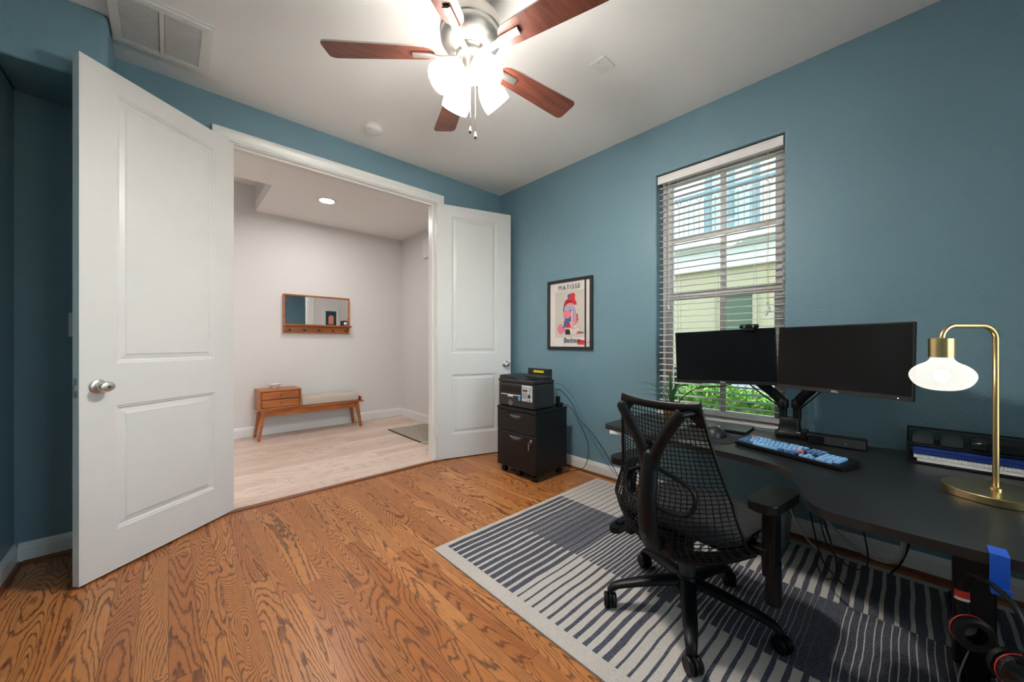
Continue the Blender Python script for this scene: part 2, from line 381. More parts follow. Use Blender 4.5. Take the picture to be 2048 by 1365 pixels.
# ------------------------------------------------------------------ doors
def door_leaf(w,z0,z1,t,panels):
    """local: x along leaf 0..w, y thickness -t/2..t/2 ; panels list of (x0,x1,z0,z1)"""
    b=MB()
    xs=sorted({0,w}|{p[0] for p in panels}|{p[1] for p in panels}); zs=sorted({z0,z1}|{p[2] for p in panels}|{p[3] for p in panels})
    for sg in (-1,1):
        y=sg*t/2
        for i in range(len(xs)-1):
            for j in range(len(zs)-1):
                cx=(xs[i]+xs[i+1])/2; cz=(zs[j]+zs[j+1])/2
                if any(p[0]<cx<p[1] and p[2]<cz<p[3] for p in panels): continue
                b.quad((xs[i],y,zs[j]),(xs[i+1],y,zs[j]),(xs[i+1],y,zs[j+1]),(xs[i],y,zs[j+1]))
        for (a,c,d_,e) in panels:
            steps=[(0,0),(.004,.004),(.010,.005),(.016,.011),(.020,.012),(.040,.007),(.046,.003),(.050,.003)]
            R=[]
            for ins,dp in steps:
                yy=sg*(t/2-dp); R.append([(a+ins,yy,d_+ins),(c-ins,yy,d_+ins),(c-ins,yy,e-ins),(a+ins,yy,e-ins)])
            for p,q in zip(R[:-1],R[1:]):
                for i in range(4):
                    j=(i+1)%4; b.quad(p[i],p[j],q[j],q[i])
            b.quad(*R[-1])
    b.quad((0,-t/2,z0),(0,t/2,z0),(0,t/2,z1),(0,-t/2,z1)); b.quad((w,-t/2,z0),(w,t/2,z0),(w,t/2,z1),(w,-t/2,z1))
    b.quad((0,-t/2,z0),(w,-t/2,z0),(w,t/2,z0),(0,t/2,z0)); b.quad((0,-t/2,z1),(w,-t/2,z1),(w,t/2,z1),(0,t/2,z1))
    bmesh.ops.remove_doubles(b.bm,verts=b.bm.verts,dist=1e-5)
    bmesh.ops.recalc_face_normals(b.bm,faces=b.bm.faces)
    return b
def knob(root,x,z,side,t):
    """egg knob on face side (+-1 in y)"""
    M=Matrix.Rotation(-side*PI/2,4,'X')
    b=MB(); b.lathe([(0,0),(.033,0),(.034,.003),(.030,.008),(.018,.011),(.0,.011)],32,(x,side*t/2,z),M)
    part(b,'knob_rosette',m_nickel,root,False)
    b=MB(); S=Matrix.Diagonal((1.15,.85,1,1))
    b.lathe([(.011,.008),(.010,.022),(.012,.028),(.022,.034),(.028,.044),(.0285,.052),(.024,.061),(.012,.066),(0,.067)],32,(x,side*t/2,z),M@S)
    k=part(b,'door_knob',m_nickel,root,False)
    b=MB(); b.lathe([(0,.0),(.006,.0),(.005,.002),(0,.002)],12,(x,side*(t/2+.067),z),M); b.bm.faces.ensure_lookup_table()
    part(b,'lock_button',m_dark,k,False)
t=.036
def make_door(name,free,hinge,panels,w):
    fx,fy=free; hx,hy=hinge; ang=math.atan2(hy-fy,hx-fx)
    root=empty(name,(fx,fy,0),ang,kind='structure'); 
    b=door_leaf(w,.012,2.445,t,panels); part(b,'door_leaf',m_door,root,False)
    return root,ang
# left leaf: visible face is the one towards the camera (local -y)
dA=(-.297,2.561); dB=(.324,3.057)
ang=math.atan2(dB[1]-dA[1],dB[0]-dA[0]); nx,ny=-math.sin(ang),math.cos(ang)
r1,_=make_door('door_1',(dA[0]+nx*t/2,dA[1]+ny*t/2),(dB[0]+nx*t/2,dB[1]+ny*t/2),[(.141,.655,.205,.812),(.141,.655,1.02,2.342)],.786)
knob(r1,.068,.915,-1,t); knob(r1,.068,.915,1,t)
b=MB(); b.box(-.002,.0005,-.012,.012,.87,.96,.0008,1); part(b,'latch_plate',m_nickel,r1,False)
b=MB(); b.prism([(-.012,-.008),(0,-.008),(0,.008),(-.004,.008)],.904,.926); part(b,'latch_bolt',m_chrome,r1,False)
for z in (.3,1.22,2.2):
    b=MB(); b.cyl((.792,.022,z-.045),(.792,.022,z+.045),.007); part(b,'hinge',m_nickel,r1,False)
# right leaf
dA=(2.602,2.830); dB=(1.864,3.060)
ang=math.atan2(dB[1]-dA[1],dB[0]-dA[0])
nx,ny=math.sin(ang),-math.cos(ang)   # toward the hall/wall
r2,_=make_door('door_2',(dA[0]+nx*0,dA[1]+ny*0),(dB[0],dB[1]),[(.155,.628,.235,.815),(.155,.628,1.02,2.342)],.772)
knob(r2,.060,.905,1,t); knob(r2,.060,.905,-1,t)
for z in (.3,1.22,2.2):
    b=MB(); b.cyl((.776,.022,z-.045),(.776,.022,z+.045),.007); part(b,'hinge',m_white,r2,False)
# ------------------------------------------------------------------ window
root=empty('window_1',(XR+.12,.9,WZ0),kind='structure')
m_vinyl=mat('window_vinyl',(.62,.58,.57,1),.45)
FX0,FX1=2.785,2.835
b=MB()
fy0,fy1,fz0,fz1=WY0+.001,WY1-.001,WZ0+.014,WZ1-.001
def frame(b,x0,x1,y0,y1,z0,z1,w,wb=None,bev=.002):
    wb=w if wb is None else wb
    b.box(x0,x1,y0,y0+w,z0,z1,bev,1); b.box(x0,x1,y1-w,y1,z0,z1,bev,1); b.box(x0,x1,y0+w,y1-w,z0,z0+wb,bev,1); b.box(x0,x1,y0+w,y1-w,z1-w,z1,bev,1)
frame(b,FX0-.005,FX1+.01,fy0,fy1,fz0,fz1,.030,.012)
part(b,'window_frame',m_vinyl,root)
b=MB(); frame(b,FX0+.01,FX1,fy0+.03,fy1-.03,1.462,fz1-.03,.038,.03); b.box(FX0+.014,FX0+.029,.857,.892,1.49,2.33); b.box(FX0+.012,FX0+.031,fy0+.06,fy1-.06,1.872,1.902)
part(b,'upper_sash',m_vinyl,root)
b=MB(); frame(b,FX0,FX1-.02,fy0+.03,fy1-.03,fz0+.012,1.482,.042,.028); b.box(FX0+.002,FX0+.018,.857,.892,.65,1.45,.002,1)
part(b,'lower_sash',m_vinyl,root)
# thin glass : fresnel mix of transparent and glossy
def glass_mat():
    m=bpy.data.materials.new('window_glass'); m.use_nodes=True; nt=m.node_tree; N=nt.nodes; L=nt.links; N.clear()
    o=N.new('ShaderNodeOutputMaterial'); mx=N.new('ShaderNodeMixShader'); tr=N.new('ShaderNodeBsdfTransparent'); tr.inputs[0].default_value=(.93,.97,.94,1); gl=N.new('ShaderNodeBsdfGlossy'); gl.inputs['Roughness'].default_value=.01
    fr=N.new('ShaderNodeFresnel'); fr.inputs[0].default_value=1.6
    L.new(fr.outputs[0],mx.inputs[0]); L.new(tr.outputs[0],mx.inputs[1]); L.new(gl.outputs[0],mx.inputs[2]); L.new(mx.outputs[0],o.inputs[0]); return m
m_glass=glass_mat()
b=MB(); b.box(FX0+.024,FX0+.028,fy0+.05,fy1-.05,1.49,2.33); part(b,'glass_pane',m_glass,root)
b=MB(); b.box(FX0+.012,FX0+.016,fy0+.05,fy1-.05,.65,1.45); part(b,'glass_pane',m_glass,root)
b=MB(); b.box(XR-.004,FX0,WY0+.0005,WY1-.0005,WZ0-.004,WZ0+.016,.004); part(b,'window_sill',mat('painted_sill',(.66,.62,.58,1),.35),root)
root2=empty('window_2_added',(1.4,YB-.06,RZ0),kind='structure')  # added window, never in view, lets extra daylight into the room
b=MB(); 
for q in ((RW0,RW0+.05,RZ0,RZ1),(RW1-.05,RW1,RZ0,RZ1),(RW0+.05,RW1-.05,RZ0,RZ0+.05),(RW0+.05,RW1-.05,RZ1-.05,RZ1),(1.30,1.35,RZ0+.05,RZ1-.05)): b.box(q[0],q[1],YB-.10,YB-.05,q[2],q[3],.003,1)
part(b,'window_frame',m_trim,root2)
b=MB(); b.box(RW0+.05,RW1-.05,YB-.08,YB-.076,RZ0+.05,RZ1-.05); part(b,'glass_pane',m_glass,root2)
def portal(nm,loc,rot,sx,sy):
    l=bpy.data.lights.new(nm,'AREA'); l.shape='RECTANGLE'; l.size=sx; l.size_y=sy; l.cycles.is_portal=True; o=bpy.data.objects.new(nm,l); COL.objects.link(o); o.location=loc; o.rotation_euler=rot
portal('added_rear_window_portal',(1.325,YB-.13,1.525),(PI/2,0,0),1.65,1.85)  # sky portal of the added rear window
portal('side_window_daylight',(XR+.20,.9,1.49),(0,PI/2,0),1.8,.8)
# blinds
root=empty('window_blind',(2.715,.89,.63),0,'white two inch slatted blind hanging open in the window recess','blind')
m_slat=mat('blind_slat',(.72,.70,.69,1),.4,sss=0)
b=MB(); b.box(2.674,2.684,WY0+.005,1.281,2.300,2.358,.002,1); b.box(2.684,2.745,WY0+.012,1.274,2.315,2.350,.002,1); b.box(2.672,2.676,WY0+.005,1.281,2.345,2.350)
part(b,'valance',mat('blind_valance',(.82,.79,.78,1),.4),root)
b=MB()
zs=[2.272-.0437*i for i in range(37)]
for i,z in enumerate(zs):
    tilt=math.radians(-4)
    M=Matrix.Translation((2.712,(WY0+.008+1.274)/2,z))@Matrix.Rotation(tilt,4,'Y')
    L_=1.274-WY0-.008
    n=4; w=.05
    # slightly crowned slat
    top=[];bot=[]
    for k in range(n+1):
        x=-w/2+w*k/n; h=.0030*(1-(2*x/w)**2)
        top.append((x,h+.0013)); bot.append((x,h-.0013))
    poly=top+bot[::-1]
    R=M@Matrix.Rotation(PI/2,4,'X')
    vs0=[b.bm.verts.new(M@Vector((x,-L_/2,h))) for x,h in poly]; vs1=[b.bm.verts.new(M@Vector((x,L_/2,h))) for x,h in poly]
    for q in range(len(poly)):
        j=(q+1)%len(poly); b._f([vs0[q],vs0[j],vs1[j],vs1[q]])
    b._f(vs0[::-1]); b._f(vs1)
part(b,'slats',m_slat,root)
b=MB(); b.box(2.690,2.738,WY0+.008,1.274,.632,.662,.004); part(b,'bottom_rail',m_slat,root)
b=MB()
for y in (1.135,.885,.66):
    for x in (2.688,2.736): b.cyl((x,y,.64),(x,y,2.315),.0009,seg=6)
    b.cyl((2.712,y+.012,.64),(2.712,y+.012,2.315),.0009,seg=6)
part(b,'ladder_cord',m_slat,root)
b=MB()
for y in (.585,.592): b.tube(cat([(2.680,y,2.30),(2.678,y+.002,2.0),(2.678,y-.001,1.5),(2.678,y,1.345)],6),.0013,6)
part(b,'pull_cord',mat('pull_cord',lin((214,170,120)),.7),root)
b=MB()
for y,z in ((.583,1.345),(.595,1.325)): b.lathe([(.002,0),(.006,-.004),(.008,-.02),(.010,-.034),(.004,-.038),(0,-.038)],12,(2.677,y,z))
b.obox((2.677,.589,1.365),(.01,.016,.014),bev=.002)
part(b,'cord_tassel',mat('cord_tassel',(.75,.75,.74,1),.3),root)
b=MB(); b.cyl((2.680,1.200,2.31),(2.678,1.200,1.39),.0014,seg=6); b.lathe([(.002,0),(.006,-.006),(.007,-.03),(.0,-.032)],10,(2.678,1.200,1.40)); b.cyl((2.680,1.190,2.31),(2.678,1.190,1.43),.0012,seg=6)
part(b,'tilt_cord',m_white,root)
# ------------------------------------------------------------------ ceiling things
FCX,FCY=1.027,1.387
fan=empty('ceiling_fan',(FCX,FCY,2.05),0,'five blade ceiling fan with mahogany blades, brushed nickel motor and four lit glass shades','ceiling fan')
c=(FCX,FCY,0)
b=MB(); b.lathe([(.0,2.739),(.078,2.739),(.078,2.725),(.066,2.705),(.05,2.690),(.0,2.690)],40,c); part(b,'canopy',m_nickel,fan)
b=MB(); b.lathe([(.022,2.70),(.022,2.66),(.05,2.655),(.052,2.645)],32,c); part(b,'downrod',m_nickel,fan)
b=MB(); b.lathe([(.0,2.655),(.06,2.652),(.115,2.635),(.137,2.605),(.141,2.585),(.141,2.555),(.137,2.550),(.137,2.543),(.139,2.538),(.136,2.520),(.120,2.495),(.095,2.478),(.075,2.470),(.075,2.466),(.0,2.466)],56,c); part(b,'motor_housing',m_nickel,fan)
b=MB(); b.lathe([(.0,2.468),(.066,2.468),(.068,2.452),(.062,2.442),(.0,2.442)],40,c); part(b,'flywheel',m_nickel,fan)
b=MB(); b.lathe([(.0,2.443),(.050,2.443),(.052,2.438),(.047,2.432),(.046,2.372),(.050,2.368),(.050,2.352),(.036,2.338),(.012,2.330),(.012,2.322),(.0,2.320)],40,c); part(b,'switch_housing',m_nickel,fan)
m_bladeedge=mat('blade_edge',(.55,.50,.46,1),.4)
for k in range(5):
    a=math.radians(68+72*k); R=Matrix.Translation((FCX,FCY,2.452))@Matrix.Rotation(a,4,'Z')
    Rp=R@Matrix.Rotation(math.radians(-11),4,'X')
    x0,x1=.165,.660
    out=[]
    # blade outline: narrow rounded root, wider tip with rounded corners
    def W(x): return .050+.018*(x-x0)/(x1-x0)
    pts=[]
    for t in range(9):
        th=PI/2*t/8; pts.append((x0+.05-.05*math.sin(PI/2-th),0))
    up=[(x0,-.012),(x0+.004,-.026),(x0+.016,-.040),(x0+.04,-.050),(x0+.09,-.0535),(x1-.10,-.066)]
    tipc=.028
    tip=[(x1-tipc+tipc*math.sin(math.radians(q)),-(W(x1)-tipc)-tipc*math.cos(math.radians(q))) for q in (0,22,45,67,90)]
    half=up+tip; poly=half+[(x,-y) for x,y in reversed(half)]
    b=MB(); b.prism(poly,.004,.011); 
    for v in b.bm.verts: v.co=Rp@v.co
    bl=b.build('fan_blade',[m_blade,m_bladeedge],fan)
    for p in bl.data.polygons:
        n=Rp.to_3x3().inverted()@p.normal
        if abs(n.z)<.5: p.material_index=1
    # iron
    b=MB()
    q=[(.045,-.006,-.004),(.09,0,-.010),(.14,0,-.012),(.19,0,-.004),(.265,0,-.003)]
    ws=[.018,.017,.015,.018,.0185]; cp=cat(q,5); n=len(cp)
    rows=[]
    for i,p in enumerate(cp):
        w=.018 if i>n*.6 else .016
        rows.append([Vector((p[0],-w,p[2]-.002)),Vector((p[0],-w*.6,p[2]-.006)),Vector((p[0],w*.6,p[2]-.006)),Vector((p[0],w,p[2]-.002)),Vector((p[0],w,p[2]+.003)),Vector((p[0],-w,p[2]+.003))])
    V=[[b.bm.verts.new(Rp@v) for v in r_] for r_ in rows]
    for A,B in zip(V[:-1],V[1:]):
        for i in range(6): b._f([A[i],A[(i+1)%6],B[(i+1)%6],B[i]])
    b._f(V[0][::-1]); b._f(V[-1])
    part(b,'blade_arm',m_nickel,fan)
m_shade=mat('lit_opal_glass',(.95,.93,.88,1),.25,emis=(1.,.95,.88,1),estr=SHADE)
m_bulb=mat('lit_bulb',(1,1,1,1),.3,emis=(1.,.955,.90,1),estr=BULB)
for k in range(4):
    a=math.radians(84+90*k); dx,dy=math.cos(a),math.sin(a)
    p0=Vector((FCX+dx*.055,FCY+dy*.055,2.378)); dr=Vector((dx*.72,dy*.72,-.69)).normalized()
    q=Vector((0,0,1)).rotation_difference(dr).to_matrix().to_4x4()
    b=MB(); b.tube(cat([(FCX+dx*.03,FCY+dy*.03,2.362),(FCX+dx*.045,FCY+dy*.045,2.368),tuple(p0)],4),.012,10)
    b.lathe([(.0,-.004),(.024,-.004),(.030,.004),(.031,.022),(.029,.024),(.0,.024)],28,p0,q); part(b,'lamp_holder',m_nickel,fan)
    b=MB(); prof=[(.027,.020),(.036,.030),(.050,.050),(.060,.075),(.065,.100),(.066,.120),(.064,.142)]
    inner=[(r-.003,z) for r,z in reversed(prof)]
    b.lathe(prof+inner,36,p0,q,cap=False); s=part(b,'glass_shade',m_shade,fan)
    b=MB(); b.lathe([(.012,.024),(.014,.045),(.026,.070),(.030,.088),(.024,.108),(.0,.118)],20,p0,q); part(b,'light_bulb',m_bulb,s)
for dx_,dy_,z1 in ((-.012,-.014,2.085),(.014,-.018,2.068)):
    x,y=FCX+dx_,FCY+dy_
    b=MB(); b.cyl((x,y,2.335),(x,y,z1+.03),.0011,seg=6); part(b,'pull_chain',m_chrome,fan)
    b=MB(); b.lathe([(.0,z1+.032),(.003,z1+.030),(.006,z1+.012),(.006,z1+.008)],14,(x,y,0)); b.mi=1; b.lathe([(.006,z1+.008),(.0062,z1+.002),(.003,z1-.003),(0,z1-.003)],14,(x,y,0))
    b.build('chain_pull',[m_white,m_dark],fan)
# vent
v=empty('return_air_vent',(-.02,2.64,2.735),0,'white louvred return air vent in the ceiling corner','vent')
b=MB(); vx0,vx1,vy0,vy1=-.212,.162,2.43,2.852; zt=2.7395
b.box(vx0-.006,vx1+.012,vy0-.012,vy1+.012,2.731,zt); 
for q in ((vx0,vx0+.036,vy0,vy1),(vx1-.036,vx1,vy0,vy1),(vx0+.036,vx1-.036,vy0,vy0+.036),(vx0+.036,vx1-.036,vy1-.036,vy1)): b.box(*q,2.718,2.7309)
part(b,'vent_frame',m_white,v)
b=MB(); b.box(-.034,-.016,vy0+.036,vy1-.036,2.716,2.732,.001,1); part(b,'divider',m_white,v)
b=MB(); b.box(vx0+.03,vx1-.03,vy0+.03,vy1-.03,2.729,2.7305); part(b,'louvre_shade_sheet',mat('louvre_shade_grey',(.10,.10,.10,1),.8),v)  # dark sheet paints the shade between the louvres
b=MB(); y=vy0+.042
while y<vy1-.04:
    for x0,x1 in ((vx0+.037,-.036),(-.014,vx1-.037)):
        b.box(x0,x1,y,y+.0085,2.7195,2.7205)
    y+=.0135
part(b,'louvres',m_white,v)
b=MB(); b.lathe([(0,2.716),(.005,2.716),(.005,2.719)],10,(.06,vy0+.018,0)); part(b,'vent_latch',m_nickel,v)
# smoke detector
s=empty('smoke_detector',(1.125,2.735,2.695),0,'round white smoke detector on the ceiling above the doorway','smoke detector')
b=MB(); b.lathe([(0,2.7395),(.070,2.7395),(.070,2.728),(.066,2.726)],40,(1.125,2.735,0)); part(b,'mounting_base',m_white,s)
b=MB(); b.lathe([(.064,2.728),(.062,2.708),(.056,2.702),(.030,2.697),(0,2.696)],40,(1.125,2.735,0)); part(b,'sensor_cover',m_white,s)
b=MB(); b.lathe([(0,2.6985),(.003,2.6985),(.003,2.700)],8,(1.09,2.715,0)); b.lathe([(0,2.6985),(.003,2.6985),(.003,2.700)],8,(1.105,2.710,0)); part(b,'indicator',m_dark,s)
# blank plate
s=empty('ceiling_blank_plate',(1.85,1.215,2.732),0,'small square white blank cover plate screwed to the ceiling','cover plate')
b=MB(); b.box(1.790,1.910,1.168,1.262,2.733,2.7395,.003,2); part(b,'plate',m_white,s)
b=MB(); 
for x in (1.815,1.885):
    b=MB(); b.lathe([(0,2.7315),(.004,2.732),(.004,2.7335)],10,(x,1.215,0)); part(b,'screw',m_nickel,s)
# recessed lights (hall)
m_led=mat('downlight_lens',(1,1,1,1),.4,emis=(1,.98,.96,1),estr=HALL)
dl=empty('recessed_light',(1.287,4.40,2.69),0,'round recessed downlight glowing in the hall ceiling','ceiling light','downlights in the hall ceiling')
b=MB(); b.lathe([(.070,2.7045),(.098,2.7045),(.098,2.700),(.075,2.694),(.070,2.700)],40,(1.287,4.40,0),cap=False); part(b,'trim_ring',m_white,dl)
b=MB(); b.lathe([(0,2.6985),(.073,2.6985),(.073,2.702)],40,(1.287,4.40,0)); part(b,'lens',m_led,dl)
for x,y,lb in ((-1.75,4.0,'added unseen downlight at the far left end of the hall ceiling'),(-.35,3.75,'added unseen downlight left of the doorway in the hall ceiling')):  # two more downlights out of view, added to light the hall
    c2=copy_tree(dl); c2.location=(x,y,2.69); c2['label']=lb
# switch plate
s=empty('light_switch',(-.345,3.065,1.15),0,'white light switch plate on the teal wall behind the open left door','light switch')
b=MB(); b.box(-.392,-.300,3.0625,3.0688,1.154,1.282,.002); part(b,'switch_plate',m_white,s)
b=MB(); b.box(-.355,-.337,3.058,3.063,1.19,1.245,.002); part(b,'rocker',m_white,s)
s=centered(MB().box(HX-.045,HX-.001,4.43,4.63,2.30,2.556,.006).build('door_chime',m_white)); tag(s,'white boxy door chime high on the right hall wall','door chime')
# ------------------------------------------------------------------ poster
ps=empty('framed_poster',(XR-.012,2.10,1.062),0,'black framed print of red and blue shapes on the teal wall','framed poster')
y0,y1,z0,z1=1.847,2.353,1.063,1.702
b=MB(); w=.024
for q in ((y0,y0+w,z0,z1),(y1-w,y1,z0,z1),(y0+w,y1-w,z0,z0+w),(y0+w,y1-w,z1-w,z1)): b.box(XR-.026,XR-.001,*q,.002,1)
part(b,'picture_frame',mat('black_frame_wood',(.012,.011,.012,1),.4),ps)
PC={'paper':mat('poster_paper',lin((226,218,212)),.6),'grey':mat('poster_grey',lin((203,196,184)),.6),'red':mat('poster_red',lin((206,44,50)),.6),'orange':mat('poster_vermilion',lin((226,82,60)),.6),'blue':mat('poster_blue',lin((36,104,176)),.6),'pink':mat('poster_pink',lin((226,128,140)),.6),'ink':mat('poster_ink',lin((34,26,28)),.6),'cream':mat('poster_cream',lin((244,226,220)),.6)}
keys=list(PC); b=MB()
# poster plane coordinates : a to viewer's right (0..1 across 0.458), h up (0..1)
PW=y1-y0-2*w; PH=z1-z0-2*w
def pp(a,h,l): return Vector((XR-.008-l*.00012,y1-w-a*PW,z0+w+h*PH))
lay=[0]
FIG=[False]
def fh(h): return .185+(h-.10)*.90 if FIG[0] else h
def shape(pts,col):
    lay[0]+=1; vs=[b.bm.verts.new(pp(a,fh(h),lay[0])) for a,h in pts]; b._f(vs,mi=keys.index(col))
def circ(ca,ch,r,col,a0=0,a1=360,n=20,inner=0):
    k=PW/PH
    pts=[(ca+r*math.cos(math.radians(a0+(a1-a0)*i/n)),ch+r*k*math.sin(math.radians(a0+(a1-a0)*i/n))) for i in range(n+1)]
    if inner:
        lay[0]+=1
        p2=[(ca+inner*math.cos(math.radians(a0+(a1-a0)*i/n)),ch+inner*k*math.sin(math.radians(a0+(a1-a0)*i/n))) for i in range(n+1)]
        for i in range(n):
            b._f([b.bm.verts.new(pp(q[0],fh(q[1]),lay[0])) for q in (pts[i],pts[i+1],p2[i+1],p2[i])],mi=keys.index(col))
        return
    if abs(a1-a0)>=360: pts=pts[:-1]
    shape(pts,col)
def rect(a0,a1,h0,h1,col): shape([(a0,h0),(a1,h0),(a1,h1),(a0,h1)],col)
rect(0,1,0,1,'paper'); rect(.13,.87,.14,.86,'grey')
FIG[0]=True
# generic abstract stacked shapes standing in for the printed figure
shape([(.36,.40),(.34,.52),(.36,.62),(.44,.66),(.60,.66),(.64,.58),(.66,.50),(.68,.42),(.64,.30),(.40,.34)],'blue')
shape([(.46,.66),(.48,.74),(.50,.79),(.58,.80),(.63,.76),(.64,.66)],'red'); circ(.58,.76,.06,'red'); circ(.50,.755,.05,'blue',60,270)
shape([(.40,.64),(.52,.64),(.64,.62),(.62,.68),(.46,.69)],'orange')
circ(.52,.60,.16,'red',0,180)
circ(.44,.45,.10,'pink'); shape([(.36,.22),(.36,.34),(.48,.36),(.54,.22)],'red'); circ(.31,.20,.12,'pink',90,270); rect(.31,.40,.135,.24,'pink')
shape([(.36,.28),(.32,.20),(.40,.24),(.50,.34),(.46,.38)],'blue'); rect(.40,.52,.10,.19,'ink')
rect(.54,.60,.20,.50,'pink'); shape([(.62,.24),(.72,.34),(.70,.45),(.64,.42),(.60,.26)],'red')
shape([(.66,.11),(.84,.12),(.78,.145),(.68,.165)],'orange'); shape([(.79,.118),(.86,.122),(.83,.142),(.79,.140)],'blue')
for k,rr in enumerate((.145,.115,.085,.055,.025)): circ(.52,.52,rr,'cream',0,180,inner=rr-.014)
for a in (.55,.585,.62,.655): rect(a,a+.014,.22,.52,'cream')
for rr in (.115,.085,.055): circ(.62,.20,rr,'cream',180,360,inner=rr-.014)
for h in (.30,.33,.36,.39): rect(.64,.72,h,h+.012,'pink')
for h in (.655,.672): rect(.40,.56,h,h+.006,'ink')
FIG[0]=False
rect(.87,.905,0,1,'ink'); rect(.37,1,.062,.068,'blue'); rect(.70,.875,.035,.10,'red'); rect(.37,.375,0,.13,'ink'); rect(.52,.524,.11,.22,'ink')
M90=Matrix(((0,0,-1,0),(-1,0,0,0),(0,1,0,0),(0,0,0,1)))
def ptext(txt,a,h,size,sp=1,col='ink',bold=0,al='CENTER'):
    t=text_mesh(txt,size,.0002,al,bold,sp); b.merge(t,Matrix.Translation(pp(a,h,60))@M90,mi=keys.index(col))
ptext('MATISSE',.50,.885,.056,1.25)
rect(.28,.72,.868,.872,'grey')
ptext('Bauhaus',.375,.075,.056,1.0,al='LEFT')
b.build('print',[PC[k] for k in keys],ps)
pg=bpy.data.materials.new('poster_glazing')
# ------------------------------------------------------------------ hall furniture
bn=empty('hall_bench',(1.33,5.17,0),0,'warm brown wooden entry bench with two drawers at its left end','bench')
by0,by1=5.005,5.325
b=MB(); b.box(.745,1.925,by0,by1,.333,.353,.003,1); part(b,'seat_board',m_teak,bn)
b=MB(); b.box(.82,1.83,by0+.025,by0+.045,.268,.333,.002,1); b.box(.82,1.83,by1-.045,by1-.025,.268,.333); b.box(.80,.82,by0+.03,by1-.03,.268,.333); b.box(1.82,1.84,by0+.03,by1-.03,.268,.333); part(b,'apron',m_teak,bn)
for x,sx,y,sy in ((.800,-1,by0+.035,-1),(.800,-1,by1-.035,1),(1.845,1,by0+.035,-1),(1.845,1,by1-.035,1)):
    b=MB(); t_=.021; u=.013; X1=x+sx*.05; Y1=y+sy*.012
    A=[b.bm.verts.new((x+i*t_,y+j*t_,.333)) for i,j in ((-1,-1),(1,-1),(1,1),(-1,1))]; B=[b.bm.verts.new((X1+i*u,Y1+j*u,0)) for i,j in ((-1,-1),(1,-1),(1,1),(-1,1))]
    for i in range(4): b._f([A[i],B[i],B[(i+1)%4],A[(i+1)%4]])
    b._f(A); b._f(B[::-1]); bmesh.ops.recalc_face_normals(b.bm,faces=b.bm.faces); part(b,'leg',m_teak,bn)
b=MB(); x0,x1=.752,1.175; T=.018
b.box(x0,x1,by0-.012,by1,.558,.576,.002,1); b.box(x0,x1,by0-.012,by1,.3535,.3715,.002,1); b.box(x0,x0+T,by0-.011,by1,.3715,.558); b.box(x1-T,x1,by0-.011,by1,.3715,.558); b.box(x0+T,x1-T,by1-.012,by1,.3715,.558); b.mi=1; b.box(x0+T,x1-T,by0+.02,by0+.03,.372,.558)  # darker back sheet paints the shade in the drawer gaps
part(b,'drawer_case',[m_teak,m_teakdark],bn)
for z in (.377,.469):
    b=MB(); b.box(x0+T+.005,x1-T-.005,by0-.008,by0+.012,z,z+.084,.002,1); d_=part(b,'drawer',m_teak,bn)
    b=MB(); b.lathe([(0,0),(.004,0),(.004,.008),(.008,.012),(.008,.018),(0,.020)],14,((x0+x1)/2,by0-.008,z+.045),Matrix.Rotation(PI/2,4,'X')); part(b,'knob',mat('bronze_knob',(.10,.06,.035,1),.35,1),d_)
b=MB(); b.box(1.885,1.905,by0+.01,by1,.353,.405,.003); b.box(1.175,1.885,by1-.018,by1,.353,.39,.003); part(b,'end_lip',m_teak,bn)
cu=MB(); cu.box(1.182,1.868,by0+.01,by1-.025,.3535,.462,.022,4); o=centered(cu.build('bench_cushion',mat('oatmeal_linen',lin((196,184,172)),.9,bump=.5,bscale=260,var=.06,vscale=30,bdist=.002))); tag(o,'oatmeal linen seat cushion lying on the hall bench','cushion')
for p in o.data.polygons: p.use_smooth=True
b=MB(); b.lathe([(0,0),(.030,0),(.032,.008),(.055,.036),(.064,.052),(.060,.053),(.048,.036),(.024,.014),(0,.012)],14,(.935,5.18,.5765)); o=centered(b.build('bowl',mat('marble_bowl',(.82,.80,.78,1),.35,var=.12,vscale=25))); tag(o,'small faceted pale bowl on top of the bench drawers','bowl')
# mirror shelf
ms=empty('mirror_shelf',(1.445,5.34,1.247),0,'wood framed wall mirror with shelf and pegs above the hall bench','mirror')
mx0,mx1,mz0,mz1=1.047,1.842,1.247,1.738
b=MB(); yb=5.353; yf_=5.300
b.box(mx0,mx0+.016,yf_,yb,mz0,mz1,.001,1); b.box(mx1-.016,mx1,yf_,yb,mz0,mz1,.001,1); b.box(mx0+.016,mx1-.016,yf_,yb,mz1-.016,mz1,.001,1); part(b,'wooden_frame',m_teak,ms)
b=MB(); b.box(mx0+.016,mx1-.016,5.322,yb,mz0,1.338); part(b,'peg_rail',m_teak,ms)
b=MB(); b.prism([(5.345,1.330),(5.27,1.334),(5.255,1.340),(5.252,1.357),(5.345,1.354)],mx0+.004,mx1+.016,Matrix(((0,0,1,0),(1,0,0,0),(0,1,0,0),(0,0,0,1))),bev=.002); part(b,'shelf',m_teak,ms)
b=MB(); b.box(mx0+.016,mx1-.016,5.332,5.350,1.354,mz1-.016); part(b,'mirror_glass',mat('silvered_mirror',(.88,.89,.89,1),.01,1),ms)
for i in range(5):
    b=MB(); b.lathe([(.008,0),(.008,.018),(.015,.026),(.015,.032),(0,.034)],14,(1.113+.170*i,5.322,1.284),Matrix.Rotation(PI/2,4,'X')); part(b,'peg',m_teakdark,ms)
jr=empty('candle_jar',(1.775,5.29,1.3545),0,'black candle jar with a white label on the mirror shelf','candle')
b=MB(); b.lathe([(0,1.355),(.030,1.355),(.032,1.358),(.032,1.405),(.030,1.408),(0,1.408)],28,(1.775,5.292,.004)); part(b,'jar',m_blackg,jr)
